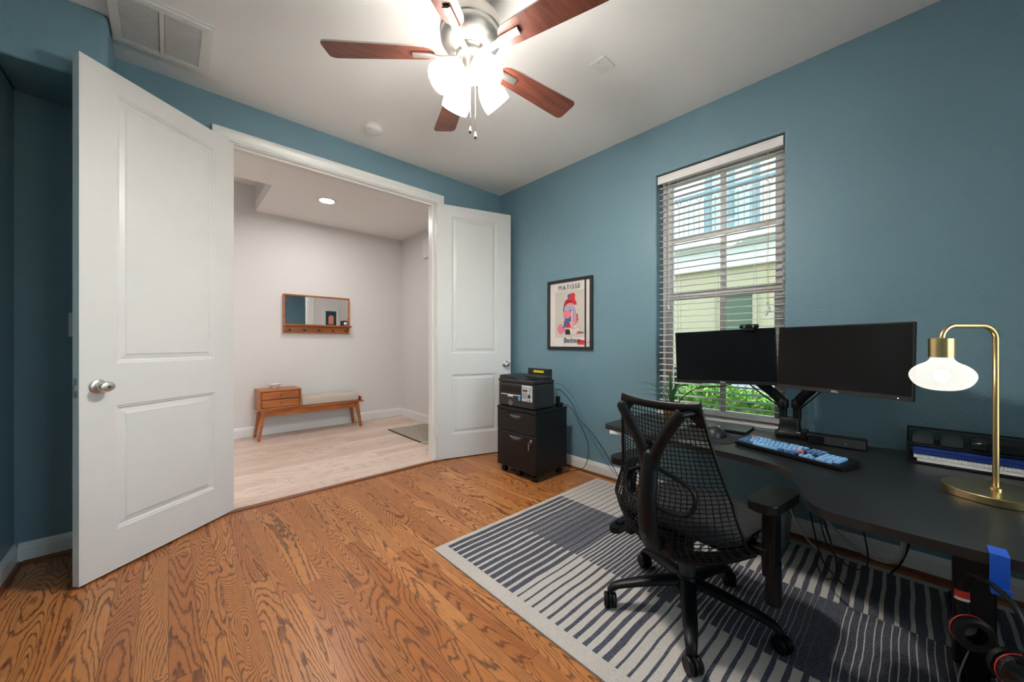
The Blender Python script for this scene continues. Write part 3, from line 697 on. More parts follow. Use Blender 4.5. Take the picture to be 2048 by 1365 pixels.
b=MB(); b.lathe([(0,1.409),(.033,1.409),(.033,1.420),(.0,1.421)],28,(1.775,5.292,.004)); part(b,'lid',m_black,jr)
b=MB(); pts=[]
for k in range(9):
    t0=math.radians(-125+70*k/8); pts.append((1.775+.0325*math.cos(t0),5.292+.0325*math.sin(t0)))
for p,q in zip(pts[:-1],pts[1:]): b.quad((*p,1.369),(*q,1.369),(*q,1.404),(*p,1.404))
part(b,'label',m_white,jr)
# picture on hall side wall (seen in the mirror)
pf=empty('framed_picture',(2.255,YD+.14,1.40),0,'white framed arch picture reflected in the hall mirror','framed picture')
b=MB(); X0,X1,Z0_,Z1_=2.117,2.394,1.40,1.766; Yp=YD+.127
for q in ((X0,X0+.02,Z0_,Z1_),(X1-.02,X1,Z0_,Z1_),(X0+.02,X1-.02,Z0_,Z0_+.02),(X0+.02,X1-.02,Z1_-.02,Z1_)): b.box(q[0],q[1],Yp,Yp+.02,q[2],q[3])
part(b,'picture_frame',m_white,pf)
b=MB(); b.quad((X0+.02,Yp+.008,Z0_+.02),(X1-.02,Yp+.008,Z0_+.02),(X1-.02,Yp+.008,Z1_-.02),(X0+.02,Yp+.008,Z1_-.02),0)
def arc_poly(cx,cz,r,zb,y,mi):
    pts=[(cx-r,zb),(cx+r,zb)]+[(cx+r*math.cos(PI*k/12),cz+r*math.sin(PI*k/12)) for k in range(13)]
    b._f([b.bm.verts.new((x,y,z)) for x,z in pts],mi=mi)
b.quad((X0+.045,Yp+.009,Z0_+.045),(X1-.045,Yp+.009,Z0_+.045),(X1-.045,Yp+.009,Z1_-.045),(X0+.045,Yp+.009,Z1_-.045),1)
arc_poly((X0+X1)/2,1.60,.048,1.47,Yp+.010,2); arc_poly((X0+X1)/2,1.59,.030,1.50,Yp+.011,3)
b.build('print',[m_white,mat('print_teal',lin((24,58,76)),.6),mat('print_pink',lin((214,132,128)),.6),mat('print_peach',lin((232,160,120)),.6)],pf)
# hall rug
hr=empty('woven_hall_rug',(2.33,4.15,0),0,'cream and black woven rug with tassel fringe on the pale hall floor','rug')
def zig_mat():
    m=bpy.data.materials.new('woven_zigzag'); m.use_nodes=True; nt=m.node_tree; N=nt.nodes; L=nt.links; bs=N['Principled BSDF']
    tc=N.new('ShaderNodeTexCoord'); sp=N.new('ShaderNodeSeparateXYZ'); L.new(tc.outputs['Object'],sp.inputs[0])
    z=math_(N,L,'PINGPONG',sp.outputs[1],.02); v=math_(N,L,'FRACT',math_(N,L,'MULTIPLY',math_(N,L,'ADD',sp.outputs[0],z),48.))
    g=math_(N,L,'GREATER_THAN',v,.56); mx=N.new('ShaderNodeMix'); mx.data_type='RGBA'; L.new(g,mx.inputs[0]); mx.inputs[6].default_value=lin((206,192,176)); mx.inputs[7].default_value=lin((60,54,50)); L.new(mx.outputs[2],bs.inputs['Base Color']); bs.inputs['Roughness'].default_value=.95; return m
b=MB(); b.box(2.075,2.60,3.74,4.56,.0005,.009,.002,1); part(b,'weave',zig_mat(),hr)
b=MB(); b.box(2.066,2.078,3.74,4.56,.0005,.0105,.002,1); part(b,'black_edge',m_black,hr)
b=MB()
random.seed(3)
for yy,sg in ((4.56,1),(3.74,-1)):
    for i in range(44):
        x=2.08+i*.0118; b.tube([(x,yy-sg*.005,.006),(x+random.uniform(-.006,.006),yy+sg*.03,.004),(x+random.uniform(-.014,.014),yy+sg*random.uniform(.06,.085),.004)],.0034,5)
o=part(b,'fringe',mat('cream_yarn',lin((214,202,188)),.95),hr); o['kind']='stuff'
# ------------------------------------------------------------------ filing cabinet
fc=empty('filing_cabinet',(2.31,2.235,0),0,'black two drawer rolling filing cabinet under the printer','filing cabinet')
cx0,cx1,cy0,cy1=2.118,2.505,2.003,2.467
b=MB(); b.box(cx0+.018,cx1,cy0,cy1,.065,.548,.003,1); b.box(cx0-.002,cx1+.002,cy0-.002,cy1+.002,.549,.577,.004,2); part(b,'cabinet_body',m_blackmetal,fc)
def drawer(z0,z1):
    b=MB(); b.box(cx0,cx0+.0175,cy0+.001,cy1-.001,z0,z1,.003,1); d_=part(b,'drawer',m_blackmetal,fc)
    # scooped half-moon pull
    b=MB(); cy=2.235; rr=.086; zt_=z1-.014; n=14
    rim=[(cy+rr*math.cos(PI*k/n+PI),zt_+rr*.55*math.sin(PI*k/n+PI)) for k in range(n+1)]
    rim2=[(cy+rr*.82*math.cos(PI*k/n+PI),zt_+rr*.40*math.sin(PI*k/n+PI)) for k in range(n+1)]
    for k in range(n):
        b.quad((cx0-.0008,*rim[k]),(cx0-.0008,*rim[k+1]),(cx0-.010,*rim2[k+1]),(cx0-.010,*rim2[k]),smooth=True)
        b.quad((cx0-.010,*rim2[k]),(cx0-.010,*rim2[k+1]),(cx0-.001,rim2[k+1][0],zt_-.012),(cx0-.001,rim2[k][0],zt_-.012),smooth=True)
    part(b,'recessed_pull',mat('pull_satin_grey',(.10,.11,.14,1),.3,.6),d_); return d_
drawer(.372,.546); d_=drawer(.068,.368)
b=MB(); b.lathe([(.012,0),(.012,.004),(.008,.005),(0,.005)],16,(cx0,2.053,.335),Matrix.Rotation(-PI/2,4,'Y')); part(b,'lock',m_chrome,d_)
b=MB(); b.box(cx0-.022,cx0-.006,2.0515,2.0545,.329,.341); b.tube([(cx0-.020+.004*math.cos(a_/6*2*PI)-.004,2.054+.012*math.sin(a_/6*2*PI),.318+.012*math.cos(a_/6*2*PI)) for a_ in range(7)],.001,5); b.box(cx0-.022,cx0-.020,2.058,2.066,.262,.306); part(b,'keys',m_chrome,d_)
def caster_small(x,y,nm='caster'):
    b=MB()
    for s_ in (-1,1): b.lathe([(0,-.008),(.022,-.008),(.025,-.004),(.025,.004),(.022,.008),(0,.008)],20,(x,y+s_*.012,.026),Matrix.Rotation(PI/2,4,'X'))
    b.box(x-.012,x+.012,y-.004,y+.004,.030,.058); b.lathe([(0,.052),(.018,.052),(.018,.065),(0,.065)],16,(x,y,0)); part(b,nm,m_blackg,fc)
for x,y in ((cx0+.045,cy0+.05),(cx0+.045,cy1-.05),(cx1-.045,cy0+.05),(cx1-.045,cy1-.05)): caster_small(x,y)
caster_small(cx0+.05,2.235)
# ------------------------------------------------------------------ printer
pr=empty('laser_printer',(2.26,2.26,.5775),0,'black multifunction laser printer with grey control panel on the filing cabinet','printer')
px0,px1,py0,py1=2.138,2.392,2.045,2.475
m_pr=mat('printer_black',(.016,.016,.017,1),.38)
m_prs=mat('printer_side',(.012,.020,.025,1),.45)
b=MB(); b.box(px0,px1,py0,py1,.5785,.783,.012,3); part(b,'printer_body',m_pr,pr)
b=MB(); b.box(px0-.002,px1,py0-.001,py1+.001,.7835,.812,.008,3)
b.prism([(py0+.16,.812),(py1-.004,.812),(py1-.004,.838),(py1-.05,.846),(py0+.30,.842)],px0+.01,px1-.02,Matrix(((0,0,1,0),(1,0,0,0),(0,1,0,0),(0,0,0,1))),bev=.004)
b.box(px0+.14,px1-.004,py0+.02,py1-.02,.811,.838,.006,2)
part(b,'scanner_lid',m_pr,pr)
b=MB(); b.box(px0+.04,px0+.135,py0+.03,py0+.16,.8125,.8145); part(b,'output_tray',m_blackg,pr)
b=MB(); b.box(px0-.0015,px0+.004,2.195,2.440,.700,.752,.001,1); part(b,'paper_slot',mat('slot_black',(.002,.002,.002,1),.7),pr)
b=MB(); b.box(px0-.002,px0+.004,2.197,2.437,.676,.684,.001,1); b.box(px0-.006,px0+.002,2.285,2.350,.662,.678,.003,2); part(b,'tray_latch',mat('latch_silver',(.62,.62,.66,1),.35),pr)
b=MB(); b.box(px0-.006,px0+.004,2.060,2.178,.640,.772,.005,2); cpn=part(b,'control_panel',mat('panel_silver',(.55,.56,.58,1),.4),pr)
b=MB(); fx=px0-.0065
b.box(fx-.001,fx,2.110,2.165,.722,.738)
for i in range(4):
    for j in range(4): b.box(fx-.0015,fx,2.158-.014*j-.006+.006,2.164-.014*j,.665+.013*i,.672+.013*i)
for i in range(4): b.box(fx-.0015,fx,2.073,2.083,.712+.013*i,.718+.013*i)
for y_ in (2.16,2.140,2.118): b.box(fx-.0015,fx,y_,y_+.008,.751,.757)
b.box(fx-.0015,fx,2.075,2.090,.650,.657); b.box(fx-.0015,fx,2.104,2.112,.650,.658)
b.lathe([(0,0),(.017,0),(.017,.002),(0,.003)],24,(fx,2.089,.686),Matrix.Rotation(-PI/2,4,'Y'))
part(b,'buttons',m_dark,cpn)
b=MB(); b.box(px0-.0012,px0+.001,2.198,2.222,.640,.672); part(b,'blue_sticker',mat('sticker_blue',lin((70,160,214)),.5),pr)
def ring(b,c,r,t,M,n=28):
    ro=[];ri=[]
    for k in range(n):
        a_=2*PI*k/n; ro.append(b.bm.verts.new(M@Vector((r*math.cos(a_),r*math.sin(a_),0)))); ri.append(b.bm.verts.new(M@Vector(((r-t)*math.cos(a_),(r-t)*math.sin(a_),0))))
    for k in range(n):
        j=(k+1)%n; b._f([ro[k],ro[j],ri[j],ri[k]])
b=MB(); Mx=Matrix.Translation((px0-.0008,2.318,.612))@M90; ring(b,None,.023,.003,Mx)
b.merge(text_mesh('DELL',.015,.0002,'CENTER',.0004,.95),Matrix.Translation((px0-.0008,2.318,.607))@M90); part(b,'badge',mat('badge_silver',(.65,.63,.58,1),.3,.6),pr)
# black box with yellow sticker, power brick
rb=empty('black_router_box',(2.47,2.27,.5775),0,'tall black network box with a yellow sticker behind the printer','router')
b=MB(); b.box(2.445,2.475,2.142,2.415,.5785,.889,.004,2); part(b,'housing',mat('router_navy_black',(.012,.015,.024,1),.45),rb)
b=MB(); b.box(2.4435,2.4455,2.215,2.340,.852,.873,.0005,1); part(b,'yellow_sticker',mat('sticker_yellow',lin((232,206,20)),.5),rb)
b=MB(); 
for y_ in (2.165,2.385):
    b=MB(); b.lathe([(0,0),(.008,0),(.006,.003),(0,.003)],16,(2.445,y_,.862),Matrix.Rotation(-PI/2,4,'Y')); part(b,'rubber_plug',m_black,rb)
b=MB(); b.box(2.41,2.47,2.012,2.055,.578,.612,.005,2); b.box(2.415,2.44,2.02,2.05,.6125,.668,.004,2); o=centered(b.build('power_brick',m_black)); tag(o,'black power brick on the filing cabinet beside the printer','power brick')
# cables behind the cabinet
def cable(pts,r,m,label,name='cable',n=8,grp=None):
    b=MB(); b.tube(cat(pts,n),r,8); o=b.build(name,m); tag(o,label,'cable',grp); return o
m_blue=mat('blue_network_cable',lin((44,110,166)),.5)
cable([(2.40,2.035,.775),(2.46,2.02,.76),(2.56,1.99,.66),(2.645,1.955,.50),(2.650,1.86,.33),(2.645,1.70,.13),(2.62,1.58,.055),(2.615,1.50,.03)],.0024,m_blue,'blue network cable hanging from the printer down the teal wall')
cable([(2.395,2.034,.73),(2.45,2.015,.71),(2.55,1.985,.60),(2.640,1.97,.45),(2.648,1.83,.34),(2.64,1.68,.18),(2.615,1.57,.06),(2.612,1.49,.03)],.0026,m_black,'thin black cable running beside the blue cable down the wall')
cable([(2.47,2.010,.60),(2.54,1.985,.56),(2.62,1.955,.42),(2.645,1.885,.25),(2.62,1.90,.06),(2.52,1.99,.02),(2.50,2.02,.008)],.0026,m_black,'black cable looping from the cabinet top to the floor')
# ------------------------------------------------------------------ rug
def rug():
    y1=1.748; y0=-.60; x0,x1=1.048,2.578; zt=.010
    b=MB(); dark=1; thin=2
    # vertical sections of stripes as faces in one mesh
    pitch=.0445
    def rects():
        out=[]
        k=0
        while True:
            yc=1.704-pitch*k
            if yc<y0+.05: break
            # zone 1 width
            if k<12: wA=.029+.002*math.sin(k)
            elif k<23: wA=.0095+(k-12)*.00115
            else: wA=.0095+(k-23)*.0008
            if k==22: wA=.026
            # zone 3 width
            if k<12: w3=.005+.0002*k
            elif k<34: w3=.010+(k-12)*.0005
            else: w3=.031
            # interleaved width in zone 2
            if k<3: wB=0
            elif k<12: wB=.0085+.0005*(k-3)
            elif k<19: wB=.012+(k-12)*.0006
            elif k<34: wB=.016+(k-19)*.0008
            else: wB=.016
            w2=wA if k<34 else .0215
            if 12<=k<20: w2=wA+.004
            out.append((1.118,1.566,yc,wA)); out.append((1.566,2.09,yc,w2)); out.append((2.09,2.537,yc,w3))
            if wB: out.append((1.566,2.09,yc-pitch/2,wB))
            k+=1
        return out
    xs=sorted({x0,1.118,1.566,2.06,2.09,2.537,x1})
    R=rects()
    for xa,xb in zip(xs[:-1],xs[1:]):
        xm=(xa+xb)/2
        iv=sorted([(yc-w/2,yc+w/2) for (a,c,yc,w) in R if a<xm<c])
        y=y0; segs=[]
        for lo,hi in iv:
            lo=max(lo,y)
            if hi<=lo: continue
            if lo>y: segs.append((y,lo,0))
            segs.append((lo,hi,1)); y=hi
        segs.append((y,y1,0))
        for a,c,mi in segs:
            # subdivide in x for a slight hand-tufted waviness
            n=max(1,int((xb-xa)/.05))
            for i in range(n):
                p=xa+(xb-xa)*i/n; q=xa+(xb-xa)*(i+1)/n
                b.quad((p,a,zt),(q,a,zt),(q,c,zt),(p,c,zt),mi)
    bmesh.ops.remove_doubles(b.bm,verts=b.bm.verts,dist=1e-5)
    for v in b.bm.verts:
        if 1.06<v.co.x<2.57 and y0+.01<v.co.y<y1-.01: v.co.y+=.0016*math.sin(v.co.x*23+v.co.y*3)+.0008*math.sin(v.co.x*61+v.co.y*140)
    # sides
    for p,q in (((x0,y0),(x1,y0)),((x1,y0),(x1,y1)),((x1,y1),(x0,y1)),((x0,y1),(x0,y0))):
        b.quad((*p,.0005),(*q,.0005),(*q,zt),(*p,zt),0)
    def pile(name,c1,c2,sc):
        m=bpy.data.materials.new(name); m.use_nodes=True; nt=m.node_tree; N=nt.nodes; L=nt.links; bs=N['Principled BSDF']; tc=N.new('ShaderNodeTexCoord')
        n=N.new('ShaderNodeTexNoise'); n.inputs['Scale'].default_value=sc; n.inputs['Detail'].default_value=3; L.new(tc.outputs['Object'],n.inputs['Vector'])
        cr=N.new('ShaderNodeValToRGB'); L.new(n.outputs['Fac'],cr.inputs[0]); e=cr.color_ramp.elements; e[0].position=.38; e[0].color=c1; e[1].position=.66; e[1].color=c2; L.new(cr.outputs[0],bs.inputs['Base Color'])
        bp=N.new('ShaderNodeBump'); bp.inputs['Strength'].default_value=.4; bp.inputs['Distance'].default_value=.002; L.new(n.outputs['Fac'],bp.inputs['Height']); L.new(bp.outputs[0],bs.inputs['Normal'])
        bs.inputs['Roughness'].default_value=1; bs.inputs['Specular IOR Level'].default_value=.1; bs.inputs['Sheen Weight'].default_value=.15; return m
    o=b.build('area_rug',[pile('rug_cream',lin((186,178,172)),lin((206,199,192)),260),pile('rug_navy',lin((40,42,56)),lin((104,106,118)),330)])
    tag(o,'large cream area rug with navy grey stripes under the desk chair','rug')
rug()
# ------------------------------------------------------------------ desk
def deskpoly():
    P_=[(2.600,1.338),(2.075,1.342),(2.050,1.325),(2.040,1.30),(2.010,1.10),(1.975,.90),(1.952,.72),(1.945,.62),(1.936,.538),(1.915,.449),(1.893,.397),(1.86,.353),(1.813,.313),(1.735,.288),(1.666,.268),(1.600,.250),(1.546,.232),(1.505,.200),(1.487,.160),(1.484,.10),(1.48,0),(1.483,-.13),(1.486,-.30),(1.486,-.42),(2.600,-.42)]
    a=[P_[0]]; mid=cat([(x,y,0) for x,y in P_[1:24]],5); return [P_[0]]+[(v.x,v.y) for v in mid]+[P_[-1]]
dk=empty('standing_desk',(2.1,.45,0),0,'black height adjustable desk with a curved front edge along the teal wall','desk')
m_top=mat('black_woodgrain_laminate',(.012,.012,.0125,1),.33,bump=.25,bscale=60,stretch=(12,1.2,10),bdist=.0012,spec=.6)
b=MB(); b.prism(deskpoly(),.572,.600,bev=.003); part(b,'tabletop',m_top,dk)
b=MB(); b.box(2.16,2.24,-.25,1.2,.530,.5715,.003,1); b.box(2.36,2.42,-.25,1.2,.530,.5715,.003,1); part(b,'crossbar',m_blackmetal,dk)
for y,xc,xf0,xf1 in ((1.18,2.30,1.925,2.53),(-.145,1.965,1.60,2.50)):
    b=MB(); b.box(xc-.04,xc+.04,y-.045 if y<0 else y-.03,y+.045 if y<0 else y+.03,.05,.545,.006,2); part(b,'leg_column',m_blackmetal,dk)
    b=MB(); b.prism(rrect(xf0-.03,xf1,y-.032,y+.032,.03),.011,.045,bev=.004); b.box(xf0+.03,xf0+.35,y-.022,y+.022,.045,.058,.004); part(b,'foot',m_blackmetal,dk)
hs=empty('desk_height_controller',(2.06,1.27,.545),0,'small white controller with arrow buttons under the front left desk corner','desk controller')
M=Matrix.Rotation(math.radians(14),4,'Z')
b=MB(); b.obox((2.052,1.245,.560),(.03,.085,.022),M,.003,2); part(b,'controller_body',m_white,hs)
b=MB(); MM=Matrix.Translation((2.0365,1.2485,.560))@M
for yy in (.022,-.006): b.prism([(yy-.007,-.005),(yy+.007,-.005),(yy,.006)],0,.0006,MM@Matrix(((0,0,-1,0),(1,0,0,0),(0,1,0,0),(0,0,0,1))))
part(b,'arrow_marks',m_dark,hs)
kc=empty('keychain',(2.06,1.215,.47),0,'silver keychain dangling below the front left desk corner','keychain')
b=MB()
for k in range(6): b.tube([(2.055+(.004*math.cos(q*PI/4) if k%2 else 0),1.215+(0 if k%2 else .004*math.cos(q*PI/4)),.537-.010*k+.006*math.sin(q*PI/4)) for q in range(9)],.0009,5)
part(b,'chain',m_chrome,kc)
b=MB(); b.tube([(2.055,1.215+.012*math.cos(q*PI/5),.466+.012*math.sin(q*PI/5)) for q in range(11)],.0015,6); b.box(2.053,2.057,1.208,1.222,.412,.456,.001,1); part(b,'key',m_chrome,kc)
# under desk cables
cable([(2.20,.30,.53),(2.06,.26,.40),(1.98,.20,.22),(2.08,.24,.10),(2.30,.30,.03),(2.45,.33,.02)],.004,m_black,'thick black cable drooping below the curved desk edge','desk_cable',grp='cables hanging below the desk')
cable([(2.22,.20,.53),(2.08,.13,.36),(2.10,.12,.20),(2.22,.20,.13),(2.30,.28,.20),(2.3,.32,.53)],.003,m_black,'black cable hanging in a tight loop behind the armrest','desk_cable',grp='cables hanging below the desk')
cable([(2.25,.35,.53),(2.12,.30,.33),(2.10,.26,.17),(2.22,.22,.05),(2.24,.20,.02)],.003,m_black,'black cable running down to the rug behind the armrest','desk_cable',grp='cables hanging below the desk')
cable([(2.30,.05,.53),(2.29,.02,.33),(2.36,.03,.17),(2.47,.10,.09),(2.55,.22,.10),(2.60,.34,.20)],.009,mat('grey_cable_sleeve',(.45,.45,.44,1),.6),'thick grey cable sleeve curving down beside the baseboard','cable_sleeve')
cable([(2.32,.03,.53),(2.34,.00,.30),(2.43,.02,.14),(2.50,.06,.03)],.004,m_black,'black cable hanging just behind the grey sleeve','desk_cable',grp='cables hanging below the desk')
cable([(2.42,.46,.34),(2.30,.40,.26),(2.25,.33,.17),(2.33,.27,.10)],.005,mat('light_grey_cable',(.35,.35,.34,1),.5),'short light grey cable beside the waste bin','desk_cable')
# waste bin
wb=empty('waste_bin',(2.47,.53,.011),0,'translucent grey waste bin under the desk by the wall','waste bin')
b=MB(); 
def taper(x0,x1,y0,y1,z0,z1,k):
    lo=rrect(x0+k,x1-k,y0+k,y1-k,.02); hi=rrect(x0,x1,y0,y1,.025); n=len(lo)
    A=[b.bm.verts.new((*p,z0)) for p in lo]; B=[b.bm.verts.new((*p,z1)) for p in hi]
    A2=[b.bm.verts.new((p[0],p[1],z0+.004)) for p in lo]; cx,cy=(x0+x1)/2,(y0+y1)/2
    B2=[b.bm.verts.new((cx+(p[0]-cx)*.96,cy+(p[1]-cy)*.96,z1)) for p in hi]
    for i in range(n):
        j=(i+1)%n; b._f([A[i],A[j],B[j],B[i]],True); b._f([B[i],B[j],B2[j],B2[i]]); b._f([B2[i],B2[j],A2[j],A2[i]],True)
    b._f(A[::-1]); b._f(A2)
taper(2.385,2.555,.435,.59,.0105,.238,.02); part(b,'bin_body',mat('bin_grey_green',(.16,.20,.21,1),.4),wb)
b=MB(); rr_=rrect(2.381,2.559,.431,.594,.028); b.tube([(x,y,.239) for x,y in rr_+rr_[:1]],.004,6); part(b,'bin_rim',m_dark,wb)
# ------------------------------------------------------------------ monitors
def root_m(name,M,label,catg,group=None):
    o=bpy.data.objects.new(name,None); COL.objects.link(o); o.matrix_world=M; o.location,q,_=M.decompose(); o.rotation_euler=q.to_euler(); o.empty_display_size=.05
    ROOTM[o.name]=M.copy(); return tag(o,label,catg,group)
def monitor(A,B,zb,zt,roll,tilt,label,w=.545,h=.325):
    ax=Vector((B[0]-A[0],B[1]-A[1],0)); rz=math.atan2(ax.y,ax.x); c=Vector(((A[0]+B[0])/2,(A[1]+B[1])/2,(zb+zt)/2))
    M=Matrix.Translation(c)@Matrix.Rotation(rz,4,'Z')@Matrix.Rotation(tilt,4,'X')@Matrix.Rotation(roll,4,'Y')
    r=root_m('computer_monitor',M,label,'monitor')
    w=ax.length; h=zt-zb
    b=MB(); b.box(-w/2,w/2,0,.018,-h/2,h/2,.003,2); b.box(-w*.33,w*.33,.018,.045,-h*.33,h*.33,.008,2); b.box(-.06,.06,.045,.052,-.06,.06); part(b,'monitor_housing',m_black,r,False)
    b=MB(); b.box(-w/2+.006,w/2-.006,-.0012,.0005,-h/2+.022,h/2-.006); part(b,'screen',m_screen,r,False)
    b=MB(); e=.0018
    b.box(-w/2,-w/2+.002,-e,.0005,-h/2,h/2); b.box(w/2-.002,w/2,-e,.0005,-h/2,h/2); b.box(-w/2,w/2,-e,.0005,h/2-.003,h/2); b.box(-w/2,w/2,-.0022,.0005,-h/2,-h/2+.019,.0008,1); part(b,'bezel',mat('bezel_graphite',(.012,.012,.0125,1),.35),r,False)
    b=MB(); b.merge(text_mesh('DELL',.014,.0002,'CENTER',.0004,1.05),Matrix.Translation((0,-.0028,-h/2+.0045))@Matrix.Rotation(PI/2,4,'X')); part(b,'maker_mark',mat('mark_silver',(.5,.5,.5,1),.4),r,False)
    return r,M,w,h
r_l,ML,wl,hl=monitor((2.441,1.043),(2.474,.502),.873,1.197,math.radians(-2.2),math.radians(-1),'black monitor on the left in front of the blinds with a webcam on it')
r_r,MR,wr,hr_=monitor((2.462,.492),(2.226,-.012),.878,1.207,math.radians(-.3),math.radians(-3),'black monitor on the right, angled towards the chair beside the lamp')
b=MB(); b.lathe([(0,0),(.0022,0),(.0022,.001),(0,.001)],8,(wr/2-.045,-.0022,-hr_/2+.009),Matrix.Rotation(PI/2,4,'X')); part(b,'power_light',mat('power_led',(.1,.3,.6,1),.4,emis=(.3,.6,1,1),estr=1.2),r_r,False)
# monitor arm
ma=empty('dual_monitor_arm',(2.54,.45,.60),0,'black dual monitor arm clamped to the back of the desk','monitor arm')
b=MB(); M14=Matrix.Rotation(math.radians(14),4,'Z'); b.obox((2.540,.455,.6115),(.105,.135,.020),M14,.004,2)
part(b,'clamp_plate',m_blackmetal,ma)
b=MB(); 
for z,s_,t_ in ((.622,.074,.100),): pass
def loft(rings):
    V=[[b.bm.verts.new(p) for p in r_] for r_ in rings]; n=len(V[0])
    for A,B in zip(V[:-1],V[1:]):
        for i in range(n): b._f([A[i],A[(i+1)%n],B[(i+1)%n],B[i]],True)
    b._f(V[0][::-1]); b._f(V[-1])
rg=[]
for z,a_,c_ in ((.6215,.042,.058),(.640,.034,.050),(.665,.031,.046),(.700,.031,.046),(.704,.029,.044)):
    rg.append([(2.545+q[0],.455+q[1],z) for q in rrect(-a_,a_,-c_,c_,.015,4)])
loft(rg); part(b,'base_post',m_black,ma)
def arm(post,elbow_z,tip,nm):
    b=MB(); px_,py_=post
    b.cyl((px_,py_,.700),(px_,py_,elbow_z-.02),.019,seg=20); b.lathe([(0,-.02),(.024,-.02),(.026,-.015),(.026,.022),(.022,.028),(0,.028)],24,(px_,py_,elbow_z))
    part(b,nm+'_post',m_black,ma)
    b=MB(); P0=Vector((px_,py_,elbow_z+.005)); P3=Vector(tip)
    pts=[P0,P0.lerp(P3,.15)+Vector((0,0,.012)),P0.lerp(P3,.55)+Vector((0,0,.008)),P3]
    b.tube(cat(pts,6),.024,12,flat=(1.1,.8)); b.obox(P3,(.05,.05,.06),None,.008,2); part(b,nm,m_black,ma)
    b=MB(); b.tube(cat([P0+Vector((-.02,-.01,-.03)),P0.lerp(P3,.4)+Vector((-.01,0,-.045)),P3+Vector((0,0,-.04))],6),.004,6); part(b,nm+'_cable',m_black,ma)
arm((2.547,.487),.775,(2.530,.76,1.02),'left_arm'); arm((2.540,.422),.780,(2.415,.235,1.00),'right_arm')
b=MB(); P_=Vector((2.530,.76,1.03)); b.tube([P_,ML@Vector((0,.05,-.0))],.02,10); b.obox(ML@Vector((0,.056,0)),(.10,.008,.10),Matrix.Rotation(math.radians(-86.5),4,'Z'),.002) ; b.tube([Vector((2.415,.235,1.01)),MR@Vector((0,.05,-.0))],.02,10); part(b,'swivel_heads',m_black,ma)
cable([(2.47,.73,.872),(2.50,.80,.850),(2.50,.93,.83),(2.49,1.02,.76),(2.50,1.06,.70),(2.55,1.10,.62)],.0032,m_black,'black cable arching from the left monitor down towards the plant','monitor_cable')
cable([(2.505,.36,.645),(2.50,.38,.625),(2.51,.42,.632),(2.55,.52,.607)],.0025,m_chrome,'short silver plug lead beside the monitor arm base','plug_lead')
# webcam
wc=empty('webcam',(2.452,.63,1.200),math.radians(-86.5),'black webcam clipped on top of the left monitor','webcam')
b=MB(); b.box(-.048,.048,-.014,.012,.003,.028,.009,3); part(b,'camera_body',m_black,wc,False)
b=MB(); b.lathe([(0,0),(.013,0),(.014,.004),(.010,.006),(0,.005)],24,(0,-.014,.0155),Matrix.Rotation(PI/2,4,'X')); part(b,'lens',m_blackg,wc,False)
b=MB(); b.box(-.024,.024,-.018,.030,-.012,.0035,.004,2); part(b,'mounting_clip',m_black,wc,False)
for s_ in (-1,1):
    b=MB(); b.box(s_*.022-.003,s_*.022+.003,-.0155,-.0138,.008,.022); part(b,'silver_strip',m_nickel,wc,False)
# ------------------------------------------------------------------ desk things
# keyboard
kb=empty('keyboard',(2.120,.375,.6005),math.atan2(-.44,-.148),'full size keyboard with blue keycaps and orange accent keys on the black desk','keyboard')
KW,KD=.447,.140
b=MB(); 
poly=[(-KD/2,.006),(-KD/2+.008,0),(KD/2-.006,.0),(KD/2,.004),(KD/2,.030),(-KD/2,.018)]
b.prism(poly,-KW/2,KW/2,Matrix(((0,0,1,0),(1,0,0,0),(0,1,0,0),(0,0,0,1))),bev=.003); part(b,'keyboard_case',m_black,kb,False)
m_kl=mat('keycap_light_blue',lin((112,162,204)),.45); m_kb=mat('keycap_blue',lin((72,120,168)),.45); m_kd=mat('keycap_navy_blue',lin((40,84,130)),.45); m_ko=mat('keycap_orange',lin((232,84,66)),.45)
u=.01905
def keycap_mesh(wu,m):
    b=MB(); w_=wu*u-.0012; d_=u-.0012; h=.0095
    lo=[(-w_/2,-d_/2),(w_/2,-d_/2),(w_/2,d_/2),(-w_/2,d_/2)]; k=.0024
    R=[[(x,y,0) for x,y in lo],[(x*(1-.6*k/(w_/2)),y*(1-.6*k/(d_/2)),h*.75) for x,y in lo],[(x*(1-1.3*k/(w_/2)),y*(1-1.4*k/(d_/2)),h) for x,y in lo]]
    V=[[b.bm.verts.new(p) for p in r_] for r_ in R]
    for A,B in zip(V[:-1],V[1:]):
        for i in range(4): b._f([A[i],A[(i+1)%4],B[(i+1)%4],B[i]])
    b._f(V[0][::-1]); b._f(V[-1]); me=bpy.data.meshes.new('keycap'); b.bm.to_mesh(me); b.bm.free(); me.materials.append(m); return me
cache={}
TI=math.atan2(.012,KD)
def key(xu,row,wu,m):
    kk=(wu,m.name)
    if kk not in cache: cache[kk]=keycap_mesh(wu,m)
    o=bpy.data.objects.new('keycap',cache[kk]); COL.objects.link(o); o.parent=kb
    x=-KW/2+.0085+(xu+wu/2)*u
    y=-KD/2+.0105+(5-row+.5)*u+(.003 if row==0 else 0)
    z=.018+.012*(y+KD/2)/KD+.0005
    o.location=(x,y,z); o.rotation_euler=(TI,0,0)
    if m is m_ko: o['label']='orange keycap'
key(0,0,1,m_ko)
for g in range(3):
    for i in range(4): key(1.25+g*4.25+i,0,1,m_kb if g%2 else m_kl)
for i in range(3): key(14.5+i,0,1,m_kb)
key(0,1,1,m_kd)
for i in range(12): key(1+i,1,1,m_kl)
key(13,1,1.25,m_kd)
for i in range(3): key(14.5+i,1,1,m_kd)
key(0,2,1.5,m_kd)
for i in range(12): key(1.5+i,2,1,m_kl)
for i in range(3): key(14.5+i,2,1,m_kd)
key(0,3,1.75,m_kd)
for i in range(11): key(1.75+i,3,1,m_kl)
